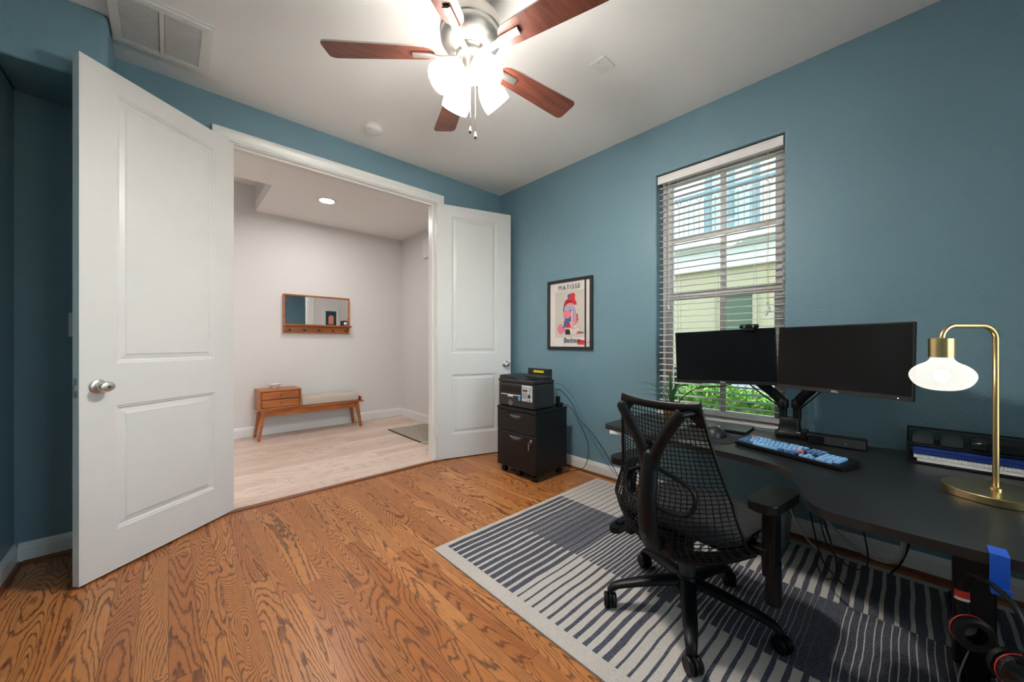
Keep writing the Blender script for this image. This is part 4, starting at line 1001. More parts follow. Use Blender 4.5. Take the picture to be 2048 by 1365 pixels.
key(12.75,3,1.5,m_ko)
key(0,4,2.25,m_kd)
for i in range(10): key(2.25+i,4,1,m_kl)
key(12.25,4,2,m_kd); key(15.5,4,1,m_kl)
for x_ in (0,1.25,2.5): key(x_,5,1.25,m_kd)
key(3.75,5,6.25,m_kl)
for x_ in (10,11.25,12.5): key(x_,5,1.25,m_kd)
for i in range(3): key(14.5+i,5,1,m_kl)
X0=17.75
for r_ in range(1,5):
    for i in range(3): key(X0+i,r_,1,m_kl)
for r_ in (1,2): key(X0+3,r_,1,m_kl)
key(X0,5,2,m_kl); key(X0+2,5,1,m_kl)
for r_ in (3,4): key(X0+3,r_,1,m_kl)
# mouse pad, mouse, laptop
b=MB(); b.prism([(2.33,.60),(2.31,.66),(2.34,.93),(2.12,.95),(2.062,.90),(2.075,.70),(2.10,.635),(2.20,.615)],.6003,.6025); o=centered(b.build('mouse_pad',mat('mouse_pad_black',(.012,.012,.013,1),.8))); tag(o,'thin black mouse pad left of the keyboard','mouse pad')
mo=empty('computer_mouse',(2.225,.725,.6025),math.radians(-95),'dark grey ergonomic mouse on the black mouse pad','mouse')
b=MB()
def mfn(u_,v_):
    th=PI*u_; ph=v_*2-1
    prof=math.sqrt(max(0,1-abs(ph)**2.6)); x=-.041*math.cos(th)*prof*(1.0 if ph<0 else 1); y=ph*.066
    z=.058*math.sin(th)*prof*(1-.22*(ph+.25)**2)*(1-.25*(-math.cos(th))*.8)
    return (x+(-.006 if math.cos(th)>0 else .0)*prof,y,max(z,0))
b.grid(mfn,16,20); part(b,'mouse_shell',mat('mouse_graphite',(.022,.022,.024,1),.42),mo,False)
b=MB(); b.lathe([(0,-.004),(.010,-.004),(.010,.004),(0,.004)],18,(0,.030,.047),Matrix.Rotation(PI/2,4,'Y')); part(b,'scroll_wheel',m_nickel,mo,False)
lt=empty('laptop',(2.49,.79,.6005),0,'thin closed slate grey laptop in front of the window','laptop')
b=MB(); M=Matrix.Translation((2.492,.79,.0))@Matrix.Rotation(math.radians(3),4,'Z')
b.prism([tuple((Matrix.Rotation(0,4,'Z')@Vector((x,y,0)))[:2]) for x,y in rrect(-.105,.105,-.155,.155,.012)],.602,.6085,M,bev=.002); part(b,'laptop_base',m_black,lt)
b=MB(); b.prism(rrect(-.105,.105,-.155,.155,.012),.609,.6150,M,bev=.002); part(b,'laptop_lid',mat('slate_grey_lid',(.10,.115,.13,1),.32,.7),lt)
# dock / speaker bar
sb=empty('speaker_bar',(2.47,.25,.60),math.radians(2),'low black speaker bar behind the keyboard','speaker')
b=MB(); b.box(-.035,.035,-.112,.112,.0008,.050,.006,2); part(b,'speaker_body',m_black,sb,False)
b=MB(); b.box(-.0365,-.0345,-.108,.045,.006,.044,.001,1); part(b,'speaker_grille',mat('grille_charcoal',(.02,.02,.022,1),.6,bump=.6,bscale=900),sb,False)
b=MB(); b.lathe([(0,0),(.006,0),(.006,.003),(0,.004)],16,(-.0365,-.035,.022),Matrix.Rotation(-PI/2,4,'Y')); part(b,'volume_knob',mat('blue_knob',(.03,.08,.16,1),.4),sb,False)
b=MB(); b.box(2.495,2.580,.375,.40,.6005,.645,.004); b.box(2.44,2.56,.365,.368,.6005,.64)if False else None; o=centered(b.build('usb_hub',m_black)); tag(o,'small black hub between the speaker bar and the monitor arm','usb hub')
# lamp
lp=empty('desk_lamp',(2.04,-.198,.60),0,'brass desk lamp with a round base and large lit globe bulb','desk lamp')
lx,ly=2.04,-.198
b=MB(); b.lathe([(0,.6005),(.120,.6005),(.122,.602),(.122,.624),(.120,.626),(0,.626)],72,(lx,ly,0),smooth=False); part(b,'lamp_base',m_brass,lp)
ux,uy=-.7325,.6807; AL=.182; rb_=.045; zt=1.178
pts=[(lx,ly,.626),(lx,ly,.9),(lx,ly,zt-rb_)]
for k in range(1,9):
    t_=PI/2*k/8; q=rb_*(1-math.cos(t_)); pts.append((lx+ux*q,ly+uy*q,zt-rb_+rb_*math.sin(t_)))
for k in range(0,9):
    t_=PI/2*k/8; q=AL-rb_+rb_*math.sin(t_); pts.append((lx+ux*q,ly+uy*q,zt-rb_+rb_*math.cos(t_)))
sx,sy=lx+ux*AL,ly+uy*AL
pts.append((sx,sy,1.132)); b=MB(); b.tube(pts,.0078,16); b.lathe([(.014,.626),(.014,.632),(.009,.636)],20,(lx,ly,0)); part(b,'lamp_stem',m_brass,lp)
b=MB(); b.lathe([(0,1.137),(.029,1.137),(.031,1.135),(.031,1.072),(.028,1.072),(0,1.10)],36,(sx,sy,0)); part(b,'bulb_socket',m_brass,lp)
def bulb_glass():
    m=bpy.data.materials.new('frosted_lit_bulb'); m.use_nodes=True; nt=m.node_tree; N=nt.nodes; L=nt.links; N.clear()
    o=N.new('ShaderNodeOutputMaterial'); a=N.new('ShaderNodeAddShader'); mx=N.new('ShaderNodeMixShader'); tr=N.new('ShaderNodeBsdfTransparent'); tl=N.new('ShaderNodeBsdfTranslucent'); em=N.new('ShaderNodeEmission'); em.inputs[0].default_value=(1,.96,.86,1); em.inputs[1].default_value=.11
    mx.inputs[0].default_value=.12; L.new(tr.outputs[0],mx.inputs[1]); L.new(tl.outputs[0],mx.inputs[2]); L.new(mx.outputs[0],a.inputs[0]); L.new(em.outputs[0],a.inputs[1]); L.new(a.outputs[0],o.inputs[0]); return m
prof=[(.026,1.074),(.028,1.066),(.036,1.056),(.056,1.044),(.070,1.030),(.0765,1.014),(.074,.997),(.063,.979),(.045,.967),(.022,.961),(0,.960)]
prof=[(max(0,v.x),v.y) for v in cat([(a_,c_,0) for a_,c_ in prof],4)]
b=MB(); b.lathe(prof,64,(sx,sy,0),cap=False); bb=part(b,'globe_bulb',bulb_glass(),lp)
b=MB(); b.lathe([(.019*math.sin(PI*k/14),1.010+.022*math.cos(PI*k/14)) for k in range(15)],32,(sx,sy,0),cap=False); part(b,'lit_filament',mat('lit_filament',(1,1,1,1),.4,emis=(1,.93,.80,1),estr=LAMP),bb)
# organizer tray
m_mesh=bpy.data.materials.new('black_wire_mesh'); m_mesh.use_nodes=True
def meshmat():
    nt=m_mesh.node_tree; N=nt.nodes; L=nt.links; bs=N['Principled BSDF']; bs.inputs['Base Color'].default_value=(.015,.015,.016,1); bs.inputs['Roughness'].default_value=.5
    tc=N.new('ShaderNodeTexCoord'); sp=N.new('ShaderNodeSeparateXYZ'); L.new(tc.outputs['Object'],sp.inputs[0])
    a=math_(N,L,'ADD',sp.outputs[1],sp.outputs[2]); c_=math_(N,L,'SUBTRACT',sp.outputs[1],sp.outputs[2])
    a=math_(N,L,'ADD',a,sp.outputs[0]); c_=math_(N,L,'SUBTRACT',c_,sp.outputs[0])
    f=lambda v: math_(N,L,'GREATER_THAN',math_(N,L,'FRACT',math_(N,L,'MULTIPLY',v,230.)),.38)
    h=math_(N,L,'MULTIPLY',f(a),f(c_)); h=math_(N,L,'SUBTRACT',1.,h); L.new(h,bs.inputs['Alpha'])
meshmat()
ty0,ty1,tx0,tx1=-.400,.005,2.368,2.600
tr=empty('desk_organizer',(2.48,-.2,.60),0,'two tier black wire mesh tray against the wall right of the monitors','desk organizer')
b=MB(); b.quad((tx1,ty0,.604),(tx1,ty1,.604),(tx1,ty1,.722),(tx1,ty0,.722)); b.quad((tx0,ty1,.604),(tx1,ty1,.604),(tx1,ty1,.722),(tx0,ty1,.690)); b.quad((tx0+.03,ty0,.676),(tx1,ty0,.676),(tx1,ty1,.676),(tx0+.03,ty1,.676)); b.quad((tx0,ty0,.6055),(tx1,ty0,.6055),(tx1,ty1,.6055),(tx0,ty1,.6055))
part(b,'mesh_panels',m_mesh,tr)
b=MB()
for pts in ([(tx0,ty1,.604),(tx0,ty1,.690),(tx1,ty1,.722),(tx1,ty1,.604),(tx0,ty1,.604)],[(tx0,ty1,.690),(tx1,ty1,.722),(tx1,ty0,.722),(tx0,ty0,.690)],[(tx0+.03,ty1,.676),(tx0+.03,ty0,.676)],[(tx0,ty1,.604),(tx0,ty0,.604),(tx1,ty0,.604),(tx1,ty1,.604)]):
    for p,q in zip(pts[:-1],pts[1:]): b.cyl(p,q,.0030,seg=8)
part(b,'wire_rim',m_black,tr)
def glasscase(cx,cy,lx_,ly_,h,label,cat_='glasses case',m=m_black,rz=0):
    o=empty('glasses_case',(cx,cy,.6785),rz,label,cat_)
    b=MB()
    def fn(u_,v_):
        th=PI*u_; ph=v_*2-1; pr=(1-abs(ph)**4)**.5 if abs(ph)<1 else 0
        return (-lx_/2*math.cos(th)*(.9+.1*pr),ph*ly_/2,h*abs(math.sin(th))**.7*(.8+.2*pr))
    b.grid(fn,14,10)
    for v_ in (0,1):
        vs=[b.bm.verts.new(fn(i/14,v_)) for i in range(15)]; b._f(vs if v_ else vs[::-1])
    part(b,'case_lid',m,o,False)
    b=MB(); b.box(-lx_/2+.001,lx_/2-.001,-ly_/2+.004,ly_/2-.004,0,.003); part(b,'case_base',m,o,False)
m_case=mat('soft_charcoal_case',(.035,.038,.042,1),.6)
glasscase(2.47,-.040,.075,.062,.048,'charcoal rounded case at the left end of the wire tray',m=m_case)
glasscase(2.465,-.122,.072,.062,.046,'charcoal rounded case in the middle of the wire tray',m=m_case)
glasscase(2.475,-.275,.085,.200,.058,'long glossy black glasses case on the wire tray behind the lamp stem',m=m_blackg)
b=MB(); b.box(2.375,2.585,-.385,-.01,.654,.668,.002); b.box(2.375,2.40,-.385,-.01,.640,.6535,.002); o=centered(b.build('blue_folder',mat('folder_blue',lin((22,48,120)),.35))); tag(o,'blue plastic folder in the lower tray of the wire organizer','folder')
nb=empty('spiral_notebook',(2.48,-.2,.622),0,'white spiral notebook below the blue folder in the wire tray','notebook')
b=MB(); b.box(2.380,2.58,-.385,-.012,.6235,.638,.001,1); part(b,'pages',m_white,nb)
b=MB(); 
for i in range(42):
    y=-.02-.0087*i; b.tube([(2.378+.0085*math.cos(a_*PI/4),y+.0012*a_/8,.631+.0085*math.sin(a_*PI/4)) for a_ in range(9)],.0011,5)
part(b,'wire_binding',m_white,nb)
b=MB(); b.box(2.376,2.575,-.385,-.022,.6088,.6225,.001,1); o=centered(b.build('paper_stack',m_white)); tag(o,'white paper pad at the bottom of the wire organizer','paper')
# plant
pl=empty('potted_plant',(2.475,1.09,.60),0,'spiky green houseplant in a tan pot on the desk in front of the blinds','plant')
b=MB(); b.lathe([(0,.601),(.040,.601),(.043,.605),(.055,.700),(.058,.712),(.058,.722),(.052,.722),(.050,.706),(0,.704)],32,(2.475,1.09,0)); part(b,'pot',mat('tan_pot',lin((118,88,44)),.5),pl)
b=MB(); b.lathe([(0,.712),(.030,.711),(.0505,.706)],20,(2.475,1.09,0),cap=False); part(b,'soil',mat('potting_soil',(.03,.02,.014,1),.95,bump=1,bscale=200),pl)
random.seed(5)
m_leaf=mat('leaf_green',lin((44,104,52)),.4,var=.35,vscale=30)
leaves=[(.10,.22,.14),(.13,.16,.10),(.02,.03,.16),(-.03,.0,.20),(-.06,.05,.12),(.06,.12,.13),(-.09,-.04,.11),(-.02,-.10,.13),(.04,-.07,.14),(-.05,.10,.09),(.03,.05,.11),(-.13,-.12,.15),(.07,.18,.06),(-.06,-.09,.06)]
base=Vector((2.475,1.09,.710))
for dx_,dy_,hh in leaves:
    # direction mix: keep away from the blinds
    dx_=-abs(dx_)*.9
    p1=base+Vector((dx_*.25,dy_*.25,hh*.6)); p2=base+Vector((dx_*.6,dy_*.65,hh*.98)); p3=base+Vector((dx_,dy_,hh*random.uniform(.75,1.02)))
    cp=cat([base+Vector((dx_*.05,dy_*.05,0)),p1,p2,p3],6); n=len(cp); b=MB()
    side=Vector((dx_,dy_,0)).cross(Vector((0,0,1))); side=side.normalized() if side.length>1e-4 else Vector((0,1,0))
    prev=None
    for i,p in enumerate(cp):
        t_=i/(n-1); w_=.0088*(math.sin(PI*min(1,.25+t_*.75))**.8)*(1-t_**3)+.0003
        row=[b.bm.verts.new(p-side*w_),b.bm.verts.new(p+Vector((0,0,-w_*.5))),b.bm.verts.new(p+side*w_)]
        if prev: b._f([prev[0],prev[1],row[1],row[0]],True); b._f([prev[1],prev[2],row[2],row[1]],True)
        prev=row
    o=part(b,'leaf',m_leaf,pl); sm=o.modifiers.new('t','SOLIDIFY'); sm.thickness=.0008
# blue hook + headphones
bh=empty('headphone_hook',(1.482,-.147,.535),0,'blue strap hook over the front edge of the desk','hook')
m_tape=mat('blue_strap',lin((24,84,190)),.45)
b=MB(); b.box(1.482,1.535,-.165,-.134,.6008,.6035,.0008,1); b.box(1.479,1.482,-.165,-.134,.520,.6035,.001,1); b.box(1.452,1.482,-.165,-.134,.517,.521,.001,1); b.box(1.449,1.452,-.165,-.134,.517,.535,.001,1)
part(b,'strap',m_tape,bh)
hp=empty('headphones',(1.46,-.155,.39),0,'black headphones with red accents hanging from the blue hook','headphones')
hax=Vector((-.876,-.482,0)); hc=Vector((1.445,-.135,0))
def hpt(a_,z): return hc+hax*a_+Vector((0,0,z))
b=MB(); b.tube(cat([hpt(-.080,.415),hpt(-.086,.455),hpt(-.078,.500),hpt(-.048,.530),hpt(0,.5405),hpt(.048,.530),hpt(.078,.500),hpt(.086,.455),hpt(.080,.415)],5),.009,12,flat=(.6,1.3)); part(b,'headband',m_black,hp)
for s_ in (-1,1):
    q=Vector((0,0,1)).rotation_difference(hax*s_).to_matrix().to_4x4(); M=Matrix.Translation(hpt(s_*.062,.385))@q
    b=MB(); b.lathe([(0,.020),(.026,.019),(.036,.012),(.038,.004),(.038,-.004),(0,-.004)],32,(0,0,0),M); cu_=part(b,'ear_cup',m_blackg,hp)
    b=MB(); b.lathe([(.030,-.004),(.040,-.008),(.041,-.018),(.034,-.024),(.022,-.020),(.020,-.006)],32,(0,0,0),M,cap=False); part(b,'ear_pad',m_black,cu_)
    b=MB(); q=[M@Vector((.0385*math.cos(a_*PI/16),.0385*math.sin(a_*PI/16),.001)) for a_ in range(33)]; b.tube(q,.0012,6); part(b,'red_ring',mat('accent_red',lin((214,40,34)),.4),cu_)
b=MB(); b.tube([hpt(-.0855,.474),hpt(-.0862,.455)],.0098,10,flat=(.8,1.4)); part(b,'red_hinge',mat('accent_red_hinge',lin((220,44,36)),.4),hp)
b=MB(); b.tube([hpt(-.0862,.455),hpt(-.086,.448)],.0100,10,flat=(.8,1.4)); part(b,'silver_hinge',m_white,hp)
b=MB(); b.tube(cat([(1.49,-.105,.348),(1.40,-.08,.28),(1.38,-.12,.18),(1.40,-.20,.05),(1.42,-.30,.015)],6),.0018,6); part(b,'headphone_cord',m_dark,hp)
# ------------------------------------------------------------------ office chair
CA=math.radians(-8)
ch=empty('office_chair',(1.58,.63,.010),CA,'black mesh back office chair with a Y shaped spine on the striped rug','office chair')
def cpart(b,name,m=m_black,parent=None):
    for v in b.bm.verts: v.co.z-=.010
    return part(b,name,m,parent or ch,False)
# coordinates: x forward, y left, z up (floor zero)
def lerp_t(tab,v):
    for (a,x),(c_,y) in zip(tab[:-1],tab[1:]):
        if v<=c_:
            t_=(v-a)/(c_-a); t_=t_*t_*(3-2*t_) if False else t_; return x+(y-x)*t_
    return tab[-1][1]
WT_=[(0,.262),(.08,.275),(.2,.268),(.35,.242),(.55,.214),(.8,.186),(1,.166)]
FT_=[(0,-.165),(.06,-.212),(.14,-.235),(.28,-.215),(.42,-.190),(.6,-.190),(.8,-.200),(1,-.212)]
def S(u_,v_):
    """u -1..1 (left +y at u=-1), v 0..1"""
    w_=lerp_t(WT_,v_); f=lerp_t(FT_,v_)
    side=abs(u_)
    f+= (.135*(1-v_)**1.6+.012)*side**2.2
    z=.297+.590*v_ + .075*side**2.2*(1-v_)**2.5 + .018*side*v_*0
    return Vector((f,-u_*w_,z))
# woven web : two families of lines on a warped grid, wireframe
NU,NV=24,38
b=MB()
def web(i,j):
    a=i*2-1; q=j
    # strands sag towards the spine in the upper half
    sag=.085*(1-abs(a))*(q*(1-q))*2.4
    v_=min(1,max(0,q-sag)); 
    u_=a*(1-.0*q)
    u_=u_+ .10*math.sin(PI*q)*a*(1-abs(a))*(-1 if q>.5 else 1)
    return S(max(-1,min(1,u_)),v_)
b.grid(web,NU,NV); o=cpart(b,'mesh_back'); wiremod(o,.0052)
# diagonal strands of the upper half
b=MB()
def diag(s0,sg):
    pts=[]
    for k in range(15):
        t_=k/14; v_=.42+.55*t_; u_=s0+sg*t_*.62
        if abs(u_)<=1: pts.append(S(u_,v_)+Vector((.002,0,0)))
    if len(pts)>2: b.tube(pts,.0017,5)
for k in range(-16,17):
    if k>0: diag(k/11,-1)
    else: diag(k/11,1)
# frame members
b=MB(); top=[S(-1+2*k/16,1.0) for k in range(17)]
rows=[]
def bar(pts,hw,hh,name,up=(0,0,1)):
    b=MB(); b.tube(pts,1,12,flat=(hh,hw),up=up); cpart(b,name)
n=17
b=MB(); rs=[]
for k,p in enumerate(top):
    e=abs(2*k/16-1); rs.append(.013+.009*e**3)
b.tube([p+Vector((-.002,0,-.002+.006*abs(2*k/16-1)**2)) for k,p in enumerate(top)],rs,12,flat=(1.15,.5),up=(0,0,1)); cpart(b,'top_rail')
for s_ in (-1,1):
    b=MB(); b.tube([S(s_,k/24) for k in range(25)],.0062,8); cpart(b,'side_edge')
    b=MB()
    def cp_(i,j,s_=s_): return S(s_*(1-.42*i*(1-.75*j)),1-.11*j)
    b.grid(cp_,8,5); o=cpart(b,'corner_plate'); sm=o.modifiers.new('t','SOLIDIFY'); sm.thickness=.007; sm.offset=0
b=MB(); b.tube([S(-1+2*k/24,0.0) for k in range(25)],.012,10,flat=(1,.6)); cpart(b,'bottom_rim')
# solid lower band (pocketed rim)
b=MB()
def band(i,j): 
    p=S(-1+2*i,j*.11); return p+Vector((.012,0,0))
b.grid(band,30,4); o=cpart(b,'lower_shell'); sm=o.modifiers.new('t','SOLIDIFY'); sm.thickness=.004
# Y spine
b=MB()
sp_=cat([(-.235,0,.355),(-.262,0,.42),(-.272,0,.52),(-.262,0,.62),(-.255,0,.69)],6)
b.tube(sp_+[Vector((-.256,0,.705)),Vector((-.257,0,.714)),Vector((-.258,0,.720))],[.031+.0075*(1-k/(len(sp_)-1)) for k in range(len(sp_))]+[.029,.021,.008],14,flat=(.75,1.08),up=(1,0,0))
for s_ in (-1,1):
    pts=cat([(-.260,s_*.006,.63),(-.258,s_*.026,.71),(-.262,s_*.075,.80),(-.262,s_*.118,.862),(-.258,s_*.128,.875)],6)
    b.tube(pts,[.026,.026,.0255,.025,.0245,.024,.0235]+[.0225]*(len(pts)-9)+[.021,.013],12,flat=(.75,1),up=(1,0,0))
cpart(b,'y_spine',m_black)
for s_ in (-1,1):
    b=MB(); b.cyl((-.258,s_*.120,.865),(-.205,s_*.142,.872),.010); cpart(b,'pivot')
    # lumbar loop
    b=MB(); L_=cat([(-.245,s_*.02,.655),(-.212,s_*.075,.625),(-.195,s_*.125,.597),(-.193,s_*.140,.570),(-.200,s_*.138,.530),(-.222,s_*.118,.508),(-.245,s_*.06,.508),(-.255,s_*.02,.512)],6)
    b.tube(L_,.011,10,flat=(.75,1.3)); cpart(b,'lumbar_loop')
b=MB(); b.lathe([(0,0),(.008,0),(.008,.002),(.004,.003),(0,.002)],16,(-.289,0,.405),Matrix.Rotation(-PI/2,4,'Y')); b.tube([(-.2885,0,.405),(-.27,0,.405)],.007,8); cpart(b,'bolt',m_dark)
# seat
b=MB()
def seat(u_,v_,zz):
    th=u_*2*PI; r=v_; ex=4
    cx_,sy_=math.cos(th),math.sin(th); k=(abs(cx_)**ex+abs(sy_)**ex)**(-1/ex)
    return Vector((.045+.225*r*cx_*k,.243*r*sy_*k,zz))
rings=[]
for r_,z in ((0,.430),(.5,.432),(.8,.436),(.94,.434),(1.0,.424),(1.0,.412),(.95,.402),(.6,.398),(0,.398)):
    rings.append([b.bm.verts.new(seat(i/40,r_,z)) for i in range(40)] if r_>0 else [b.bm.verts.new((.045,0,z))])
for A,B in zip(rings[:-1],rings[1:]):
    for i in range(40):
        j=(i+1)%40
        if len(A)==1: b._f([A[0],B[i],B[j]],True)
        elif len(B)==1: b._f([A[i],B[0],A[j]],True)
        else: b._f([A[i],B[i],B[j],A[j]],True)
cpart(b,'seat',mat('seat_fabric_black',(.012,.012,.013,1),.9,bump=.4,bscale=500))
b=MB(); b.box(-.235,.16,-.075,.075,.335,.397,.02,3); b.box(-.10,.06,-.24,.24,.365,.395,.01,2); cpart(b,'tilt_mechanism')
b=MB(); b.cyl((0,0,.16),(0,0,.34),.026,seg=24); b.cyl((0,0,.10),(0,0,.235),.032,.030,seg=24); cpart(b,'gas_lift',m_dark)
# arms
for s_ in (-1,1):
    b=MB(); y=s_*.300
    b.box(-.015,.045,y-.022,y+.022,.30,.548,.010,3); b.box(-.005,.035,y-.028,y+.016,.20,.36,.010,3); b.box(-.02,.05,y-.02 if s_>0 else y,y if s_>0 else y+.02,.345,.40,.005) ; b.box(-.01,.04,min(y,s_*.22),max(y,s_*.22),.365,.392,.006)
    cpart(b,'arm_post')
    b=MB(); b.prism(rrect(-.085,.155,y-.048,y+.048,.035,9),.548,.580,bev=.005); cpart(b,'armrest_pad')
# base
for k in range(5):
    a=math.radians(60.2+72*k)-CA; dx,dy=math.cos(a),math.sin(a)
    b=MB(); pts=cat([(dx*.02,dy*.02,.135),(dx*.12,dy*.12,.128),(dx*.22,dy*.22,.112),(dx*.285,dy*.285,.098),(dx*.312,dy*.312,.080),(dx*.314,dy*.314,.066)],5)
    n=len(pts); rr_=[.034-.016*min(1,i/(n*.75)) for i in range(n)]
    b.tube(pts,rr_,12,flat=(.62,1),up=(0,0,1)); cpart(b,'base_arm')
    # twin caster, trailing direction
    cx_,cy_=dx*.314,dy*.314; ra=math.radians(55)+[.25,-.2,.15,.3,-.35][k]; tx,ty=math.cos(ra),math.sin(ra)
    b=MB(); Mc=Matrix.Translation((cx_-tx*.008,cy_-ty*.008,.0395))@Matrix.Rotation(ra,4,'Z')@Matrix.Rotation(PI/2,4,'X')
    for q in (-1,1): b.lathe([(0,-.009),(.024,-.009),(.0275,-.006),(.0295,0),(.0275,.006),(.024,.009),(0,.009)],26,(0,0,0),Mc@Matrix.Translation((0,0,q*.0165)))
    cs=cpart(b,'caster',m_black)
    b=MB(); b.lathe([(0,-.006),(.026,-.006),(.031,-.004),(.031,.004),(.026,.006),(0,.006)],22,(0,0,0),Mc); b.cyl((cx_,cy_,.055),(cx_,cy_,.084),.0075); cpart(b,'caster_hood',m_black)
b=MB(); b.lathe([(0,.100),(.040,.100),(.046,.110),(.044,.150),(.034,.162),(0,.162)],32); cpart(b,'base_hub')
# ------------------------------------------------------------------ outside
gr=MB(); gr.box(2.95,12,-8,14,-.35,-.25); tag(gr.build('ground_outside',mat('garden_soil',(.08,.07,.05,1),.9)),kind='structure')
nh=empty('neighbouring_house',(6.5,1.6,-.25),0,'pale stucco neighbouring house with balcony seen through the window','house')
m_st1=mat('stucco_cream',lin((182,172,138)),.9,bump=.3,bscale=30); m_st2=mat('stucco_white',lin((232,236,232)),.9,bump=.3,bscale=30); m_gf=mat('door_frame_grey',lin((118,138,140)),.5); m_gg=mat('window_dark_green_glass',lin((88,102,78)),.3)
def zs_(z): return 1.12+(z-1.12)*HXO/5.5
HXO=6.2
def yy(y): return y*HXO/5.5
def zz(z): return 1.12+(z-1.12)*HXO/5.5
b=MB(); b.box(HXO,HXO+.3,-3,7,-.3,zz(2.12)); part(b,'lower_wall',m_st1,nh)
b=MB(); b.box(HXO-.12,HXO+.3,-3,7,zz(2.12),zz(2.45),.01); part(b,'white_band',m_st2,nh)
b=MB(); b.box(HXO+.05,HXO+.3,-3,7,zz(2.45),7.5); part(b,'upper_wall',m_st2,nh)
b=MB(); frame_=[]
y0_,y1_=yy(1.30),yy(1.95); zb_,zt_=zz(2.5),zz(4.3)
b.box(HXO-.02,HXO+.05,y0_,y0_+.09,zb_,zt_); b.box(HXO-.02,HXO+.05,y1_-.09,y1_,zb_,zt_); b.box(HXO-.02,HXO+.05,(y0_+y1_)/2-.04,(y0_+y1_)/2+.04,zb_,zt_); b.box(HXO-.02,HXO+.05,y0_,y1_,zt_-.1,zt_); f_=part(b,'balcony_door',m_gf,nh)
b=MB(); b.box(HXO+.02,HXO+.045,y0_+.09,y1_-.09,zb_,zt_-.1); part(b,'door_glass',mat('balcony_door_glass',lin((176,200,192)),.15),f_)
b=MB(); b.box(HXO-.45,HXO+.05,yy(.95),yy(2.45),zz(2.40),zz(2.47),.01); part(b,'balcony_floor',m_st2,nh)
b=MB(); m_ir=mat('railing_iron_blue',lin((96,128,136)),.5)
ry0,ry1=yy(.98),yy(2.42); rz0,rz1=zz(2.50),zz(3.10); rx=HXO-.40
b.box(rx-.02,rx+.02,ry0,ry1,rz1-.03,rz1); b.box(rx-.02,rx+.02,ry0,ry1,rz0,rz0+.03)
n=22
for i in range(n+1):
    y=ry0+(ry1-ry0)*i/n; b.cyl((rx,y,rz0),(rx,y,rz1-.10),.006,seg=6)
for i in range(0,n,2):
    y=ry0+(ry1-ry0)*(i+1)/n; w_=(ry1-ry0)/n*.8
    b.tube([(rx,y+w_*math.cos(PI*k/8),rz1-.11+w_*math.sin(PI*k/8)) for k in range(9)],.006,6)
part(b,'balcony_railing',m_ir,nh)
b=MB(); wy0,wy1=yy(1.12),yy(1.72); wz0,wz1=zz(.9),zz(1.74)
b.box(HXO-.03,HXO,yy(1.34),yy(1.72),wz0,wz1); part(b,'lower_window_glass',m_gg,nh)
b=MB(); 
for y in (yy(1.32),yy(1.72)): b.box(HXO-.05,HXO,y,y+.05,wz0,wz1)
b.box(HXO-.05,HXO,yy(1.32),yy(1.77),wz1,wz1+.05); part(b,'lower_window_frame',m_st1,nh)
# picket fence
fe=empty('picket_fence',(5.6,1.6,-.25),0,'white slatted fence between the hedge and the house','fence')
b=MB(); y=-.5
while y<4.2:
    b.box(5.60,5.62,y,y+.06,-.25,.74); y+=.095
b.box(5.62,5.65,-.5,4.2,.55,.62); part(b,'pickets',m_st2,fe)
def leafmat(nm,c1,c2):
    m=bpy.data.materials.new(nm); m.use_nodes=True; nt=m.node_tree; N=nt.nodes; L=nt.links; bs=N['Principled BSDF']
    oi=N.new('ShaderNodeTexCoord'); n=N.new('ShaderNodeTexNoise'); n.inputs['Scale'].default_value=14; L.new(oi.outputs['Object'],n.inputs['Vector']); cr=N.new('ShaderNodeValToRGB'); L.new(n.outputs['Fac'],cr.inputs[0]); cr.color_ramp.elements[0].position=.35; cr.color_ramp.elements[0].color=c1; cr.color_ramp.elements[1].position=.65; cr.color_ramp.elements[1].color=c2; L.new(cr.outputs[0],bs.inputs['Base Color']); bs.inputs['Roughness'].default_value=.5; return m
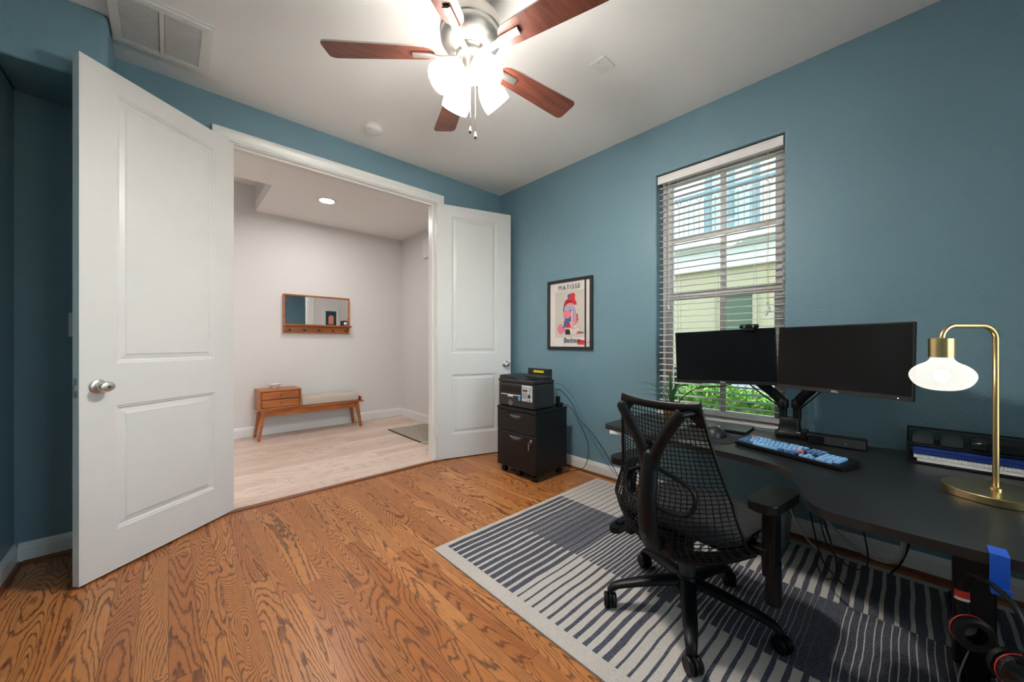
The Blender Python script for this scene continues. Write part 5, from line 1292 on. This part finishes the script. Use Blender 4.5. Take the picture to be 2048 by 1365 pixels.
def hedge(name,x0,x1,y0,y1,z0,z1,n,sz,m,label,seed):
    rnd=random.Random(seed); b=MB()
    for _ in range(n):
        x=rnd.uniform(x0,x1); y=rnd.uniform(y0,y1); zt=z1+.05*math.sin(y*5)+.03*math.sin(y*17+x*9)
        if rnd.random()<.55: x=x0+abs(rnd.gauss(0,.05)); z=rnd.uniform(z0,zt)
        else: z=zt-abs(rnd.gauss(0,.04))
        p=Vector((x,y,z)); e=Euler((rnd.uniform(-1.2,1.2),rnd.uniform(-1.2,1.2),rnd.uniform(0,6.28))).to_matrix(); s_=sz*rnd.uniform(.6,1.3)
        q=[p+e@Vector(v) for v in ((-s_,0,0),(0,-s_*.45,0),(s_,0,0),(0,s_*.45,0))]
        b.quad(*q)
    b.box(x0+.06,x1-.02,y0,y1,z0,z1-.06)
    o=centered(b.build(name,m)); tag(o,label,'hedge',kind='stuff'); return o
hedge('hedge',4.5,5.0,-.3,3.6,-.25,.55,14000,.030,leafmat('boxwood_leaf',lin((64,120,30)),lin((150,204,66))),'bright green clipped hedge outside the window',1)
hedge('dark_shrub_row',5.2,5.5,1.9,4.0,-.25,.78,5000,.035,leafmat('dark_leaf',lin((30,52,22)),lin((88,118,44))),'darker green shrubs behind the hedge at the left of the window',2)
# ------------------------------------------------------------------ light
w=bpy.data.worlds.new('world'); scn.world=w; w.use_nodes=True; nt=w.node_tree; N=nt.nodes; L=nt.links
bg=N['Background']; sky=N.new('ShaderNodeTexSky'); sky.sky_type='NISHITA'; sky.sun_disc=False; sky.sun_elevation=math.radians(50); sky.sun_rotation=math.radians(60); sky.air_density=1; sky.dust_density=3
mxs=N.new('ShaderNodeMix'); mxs.data_type='RGBA'; mxs.inputs[0].default_value=.75; L.new(sky.outputs[0],mxs.inputs[6]); mxs.inputs[7].default_value=(.62,.62,.60,1); L.new(mxs.outputs[2],bg.inputs[0]); bg.inputs[1].default_value=SKYS
vs=scn.view_settings; scn.display_settings.display_device='sRGB'; vs.view_transform='Standard'; vs.look='None'; vs.exposure=EXPO; vs.gamma=1; vs.use_curve_mapping=False
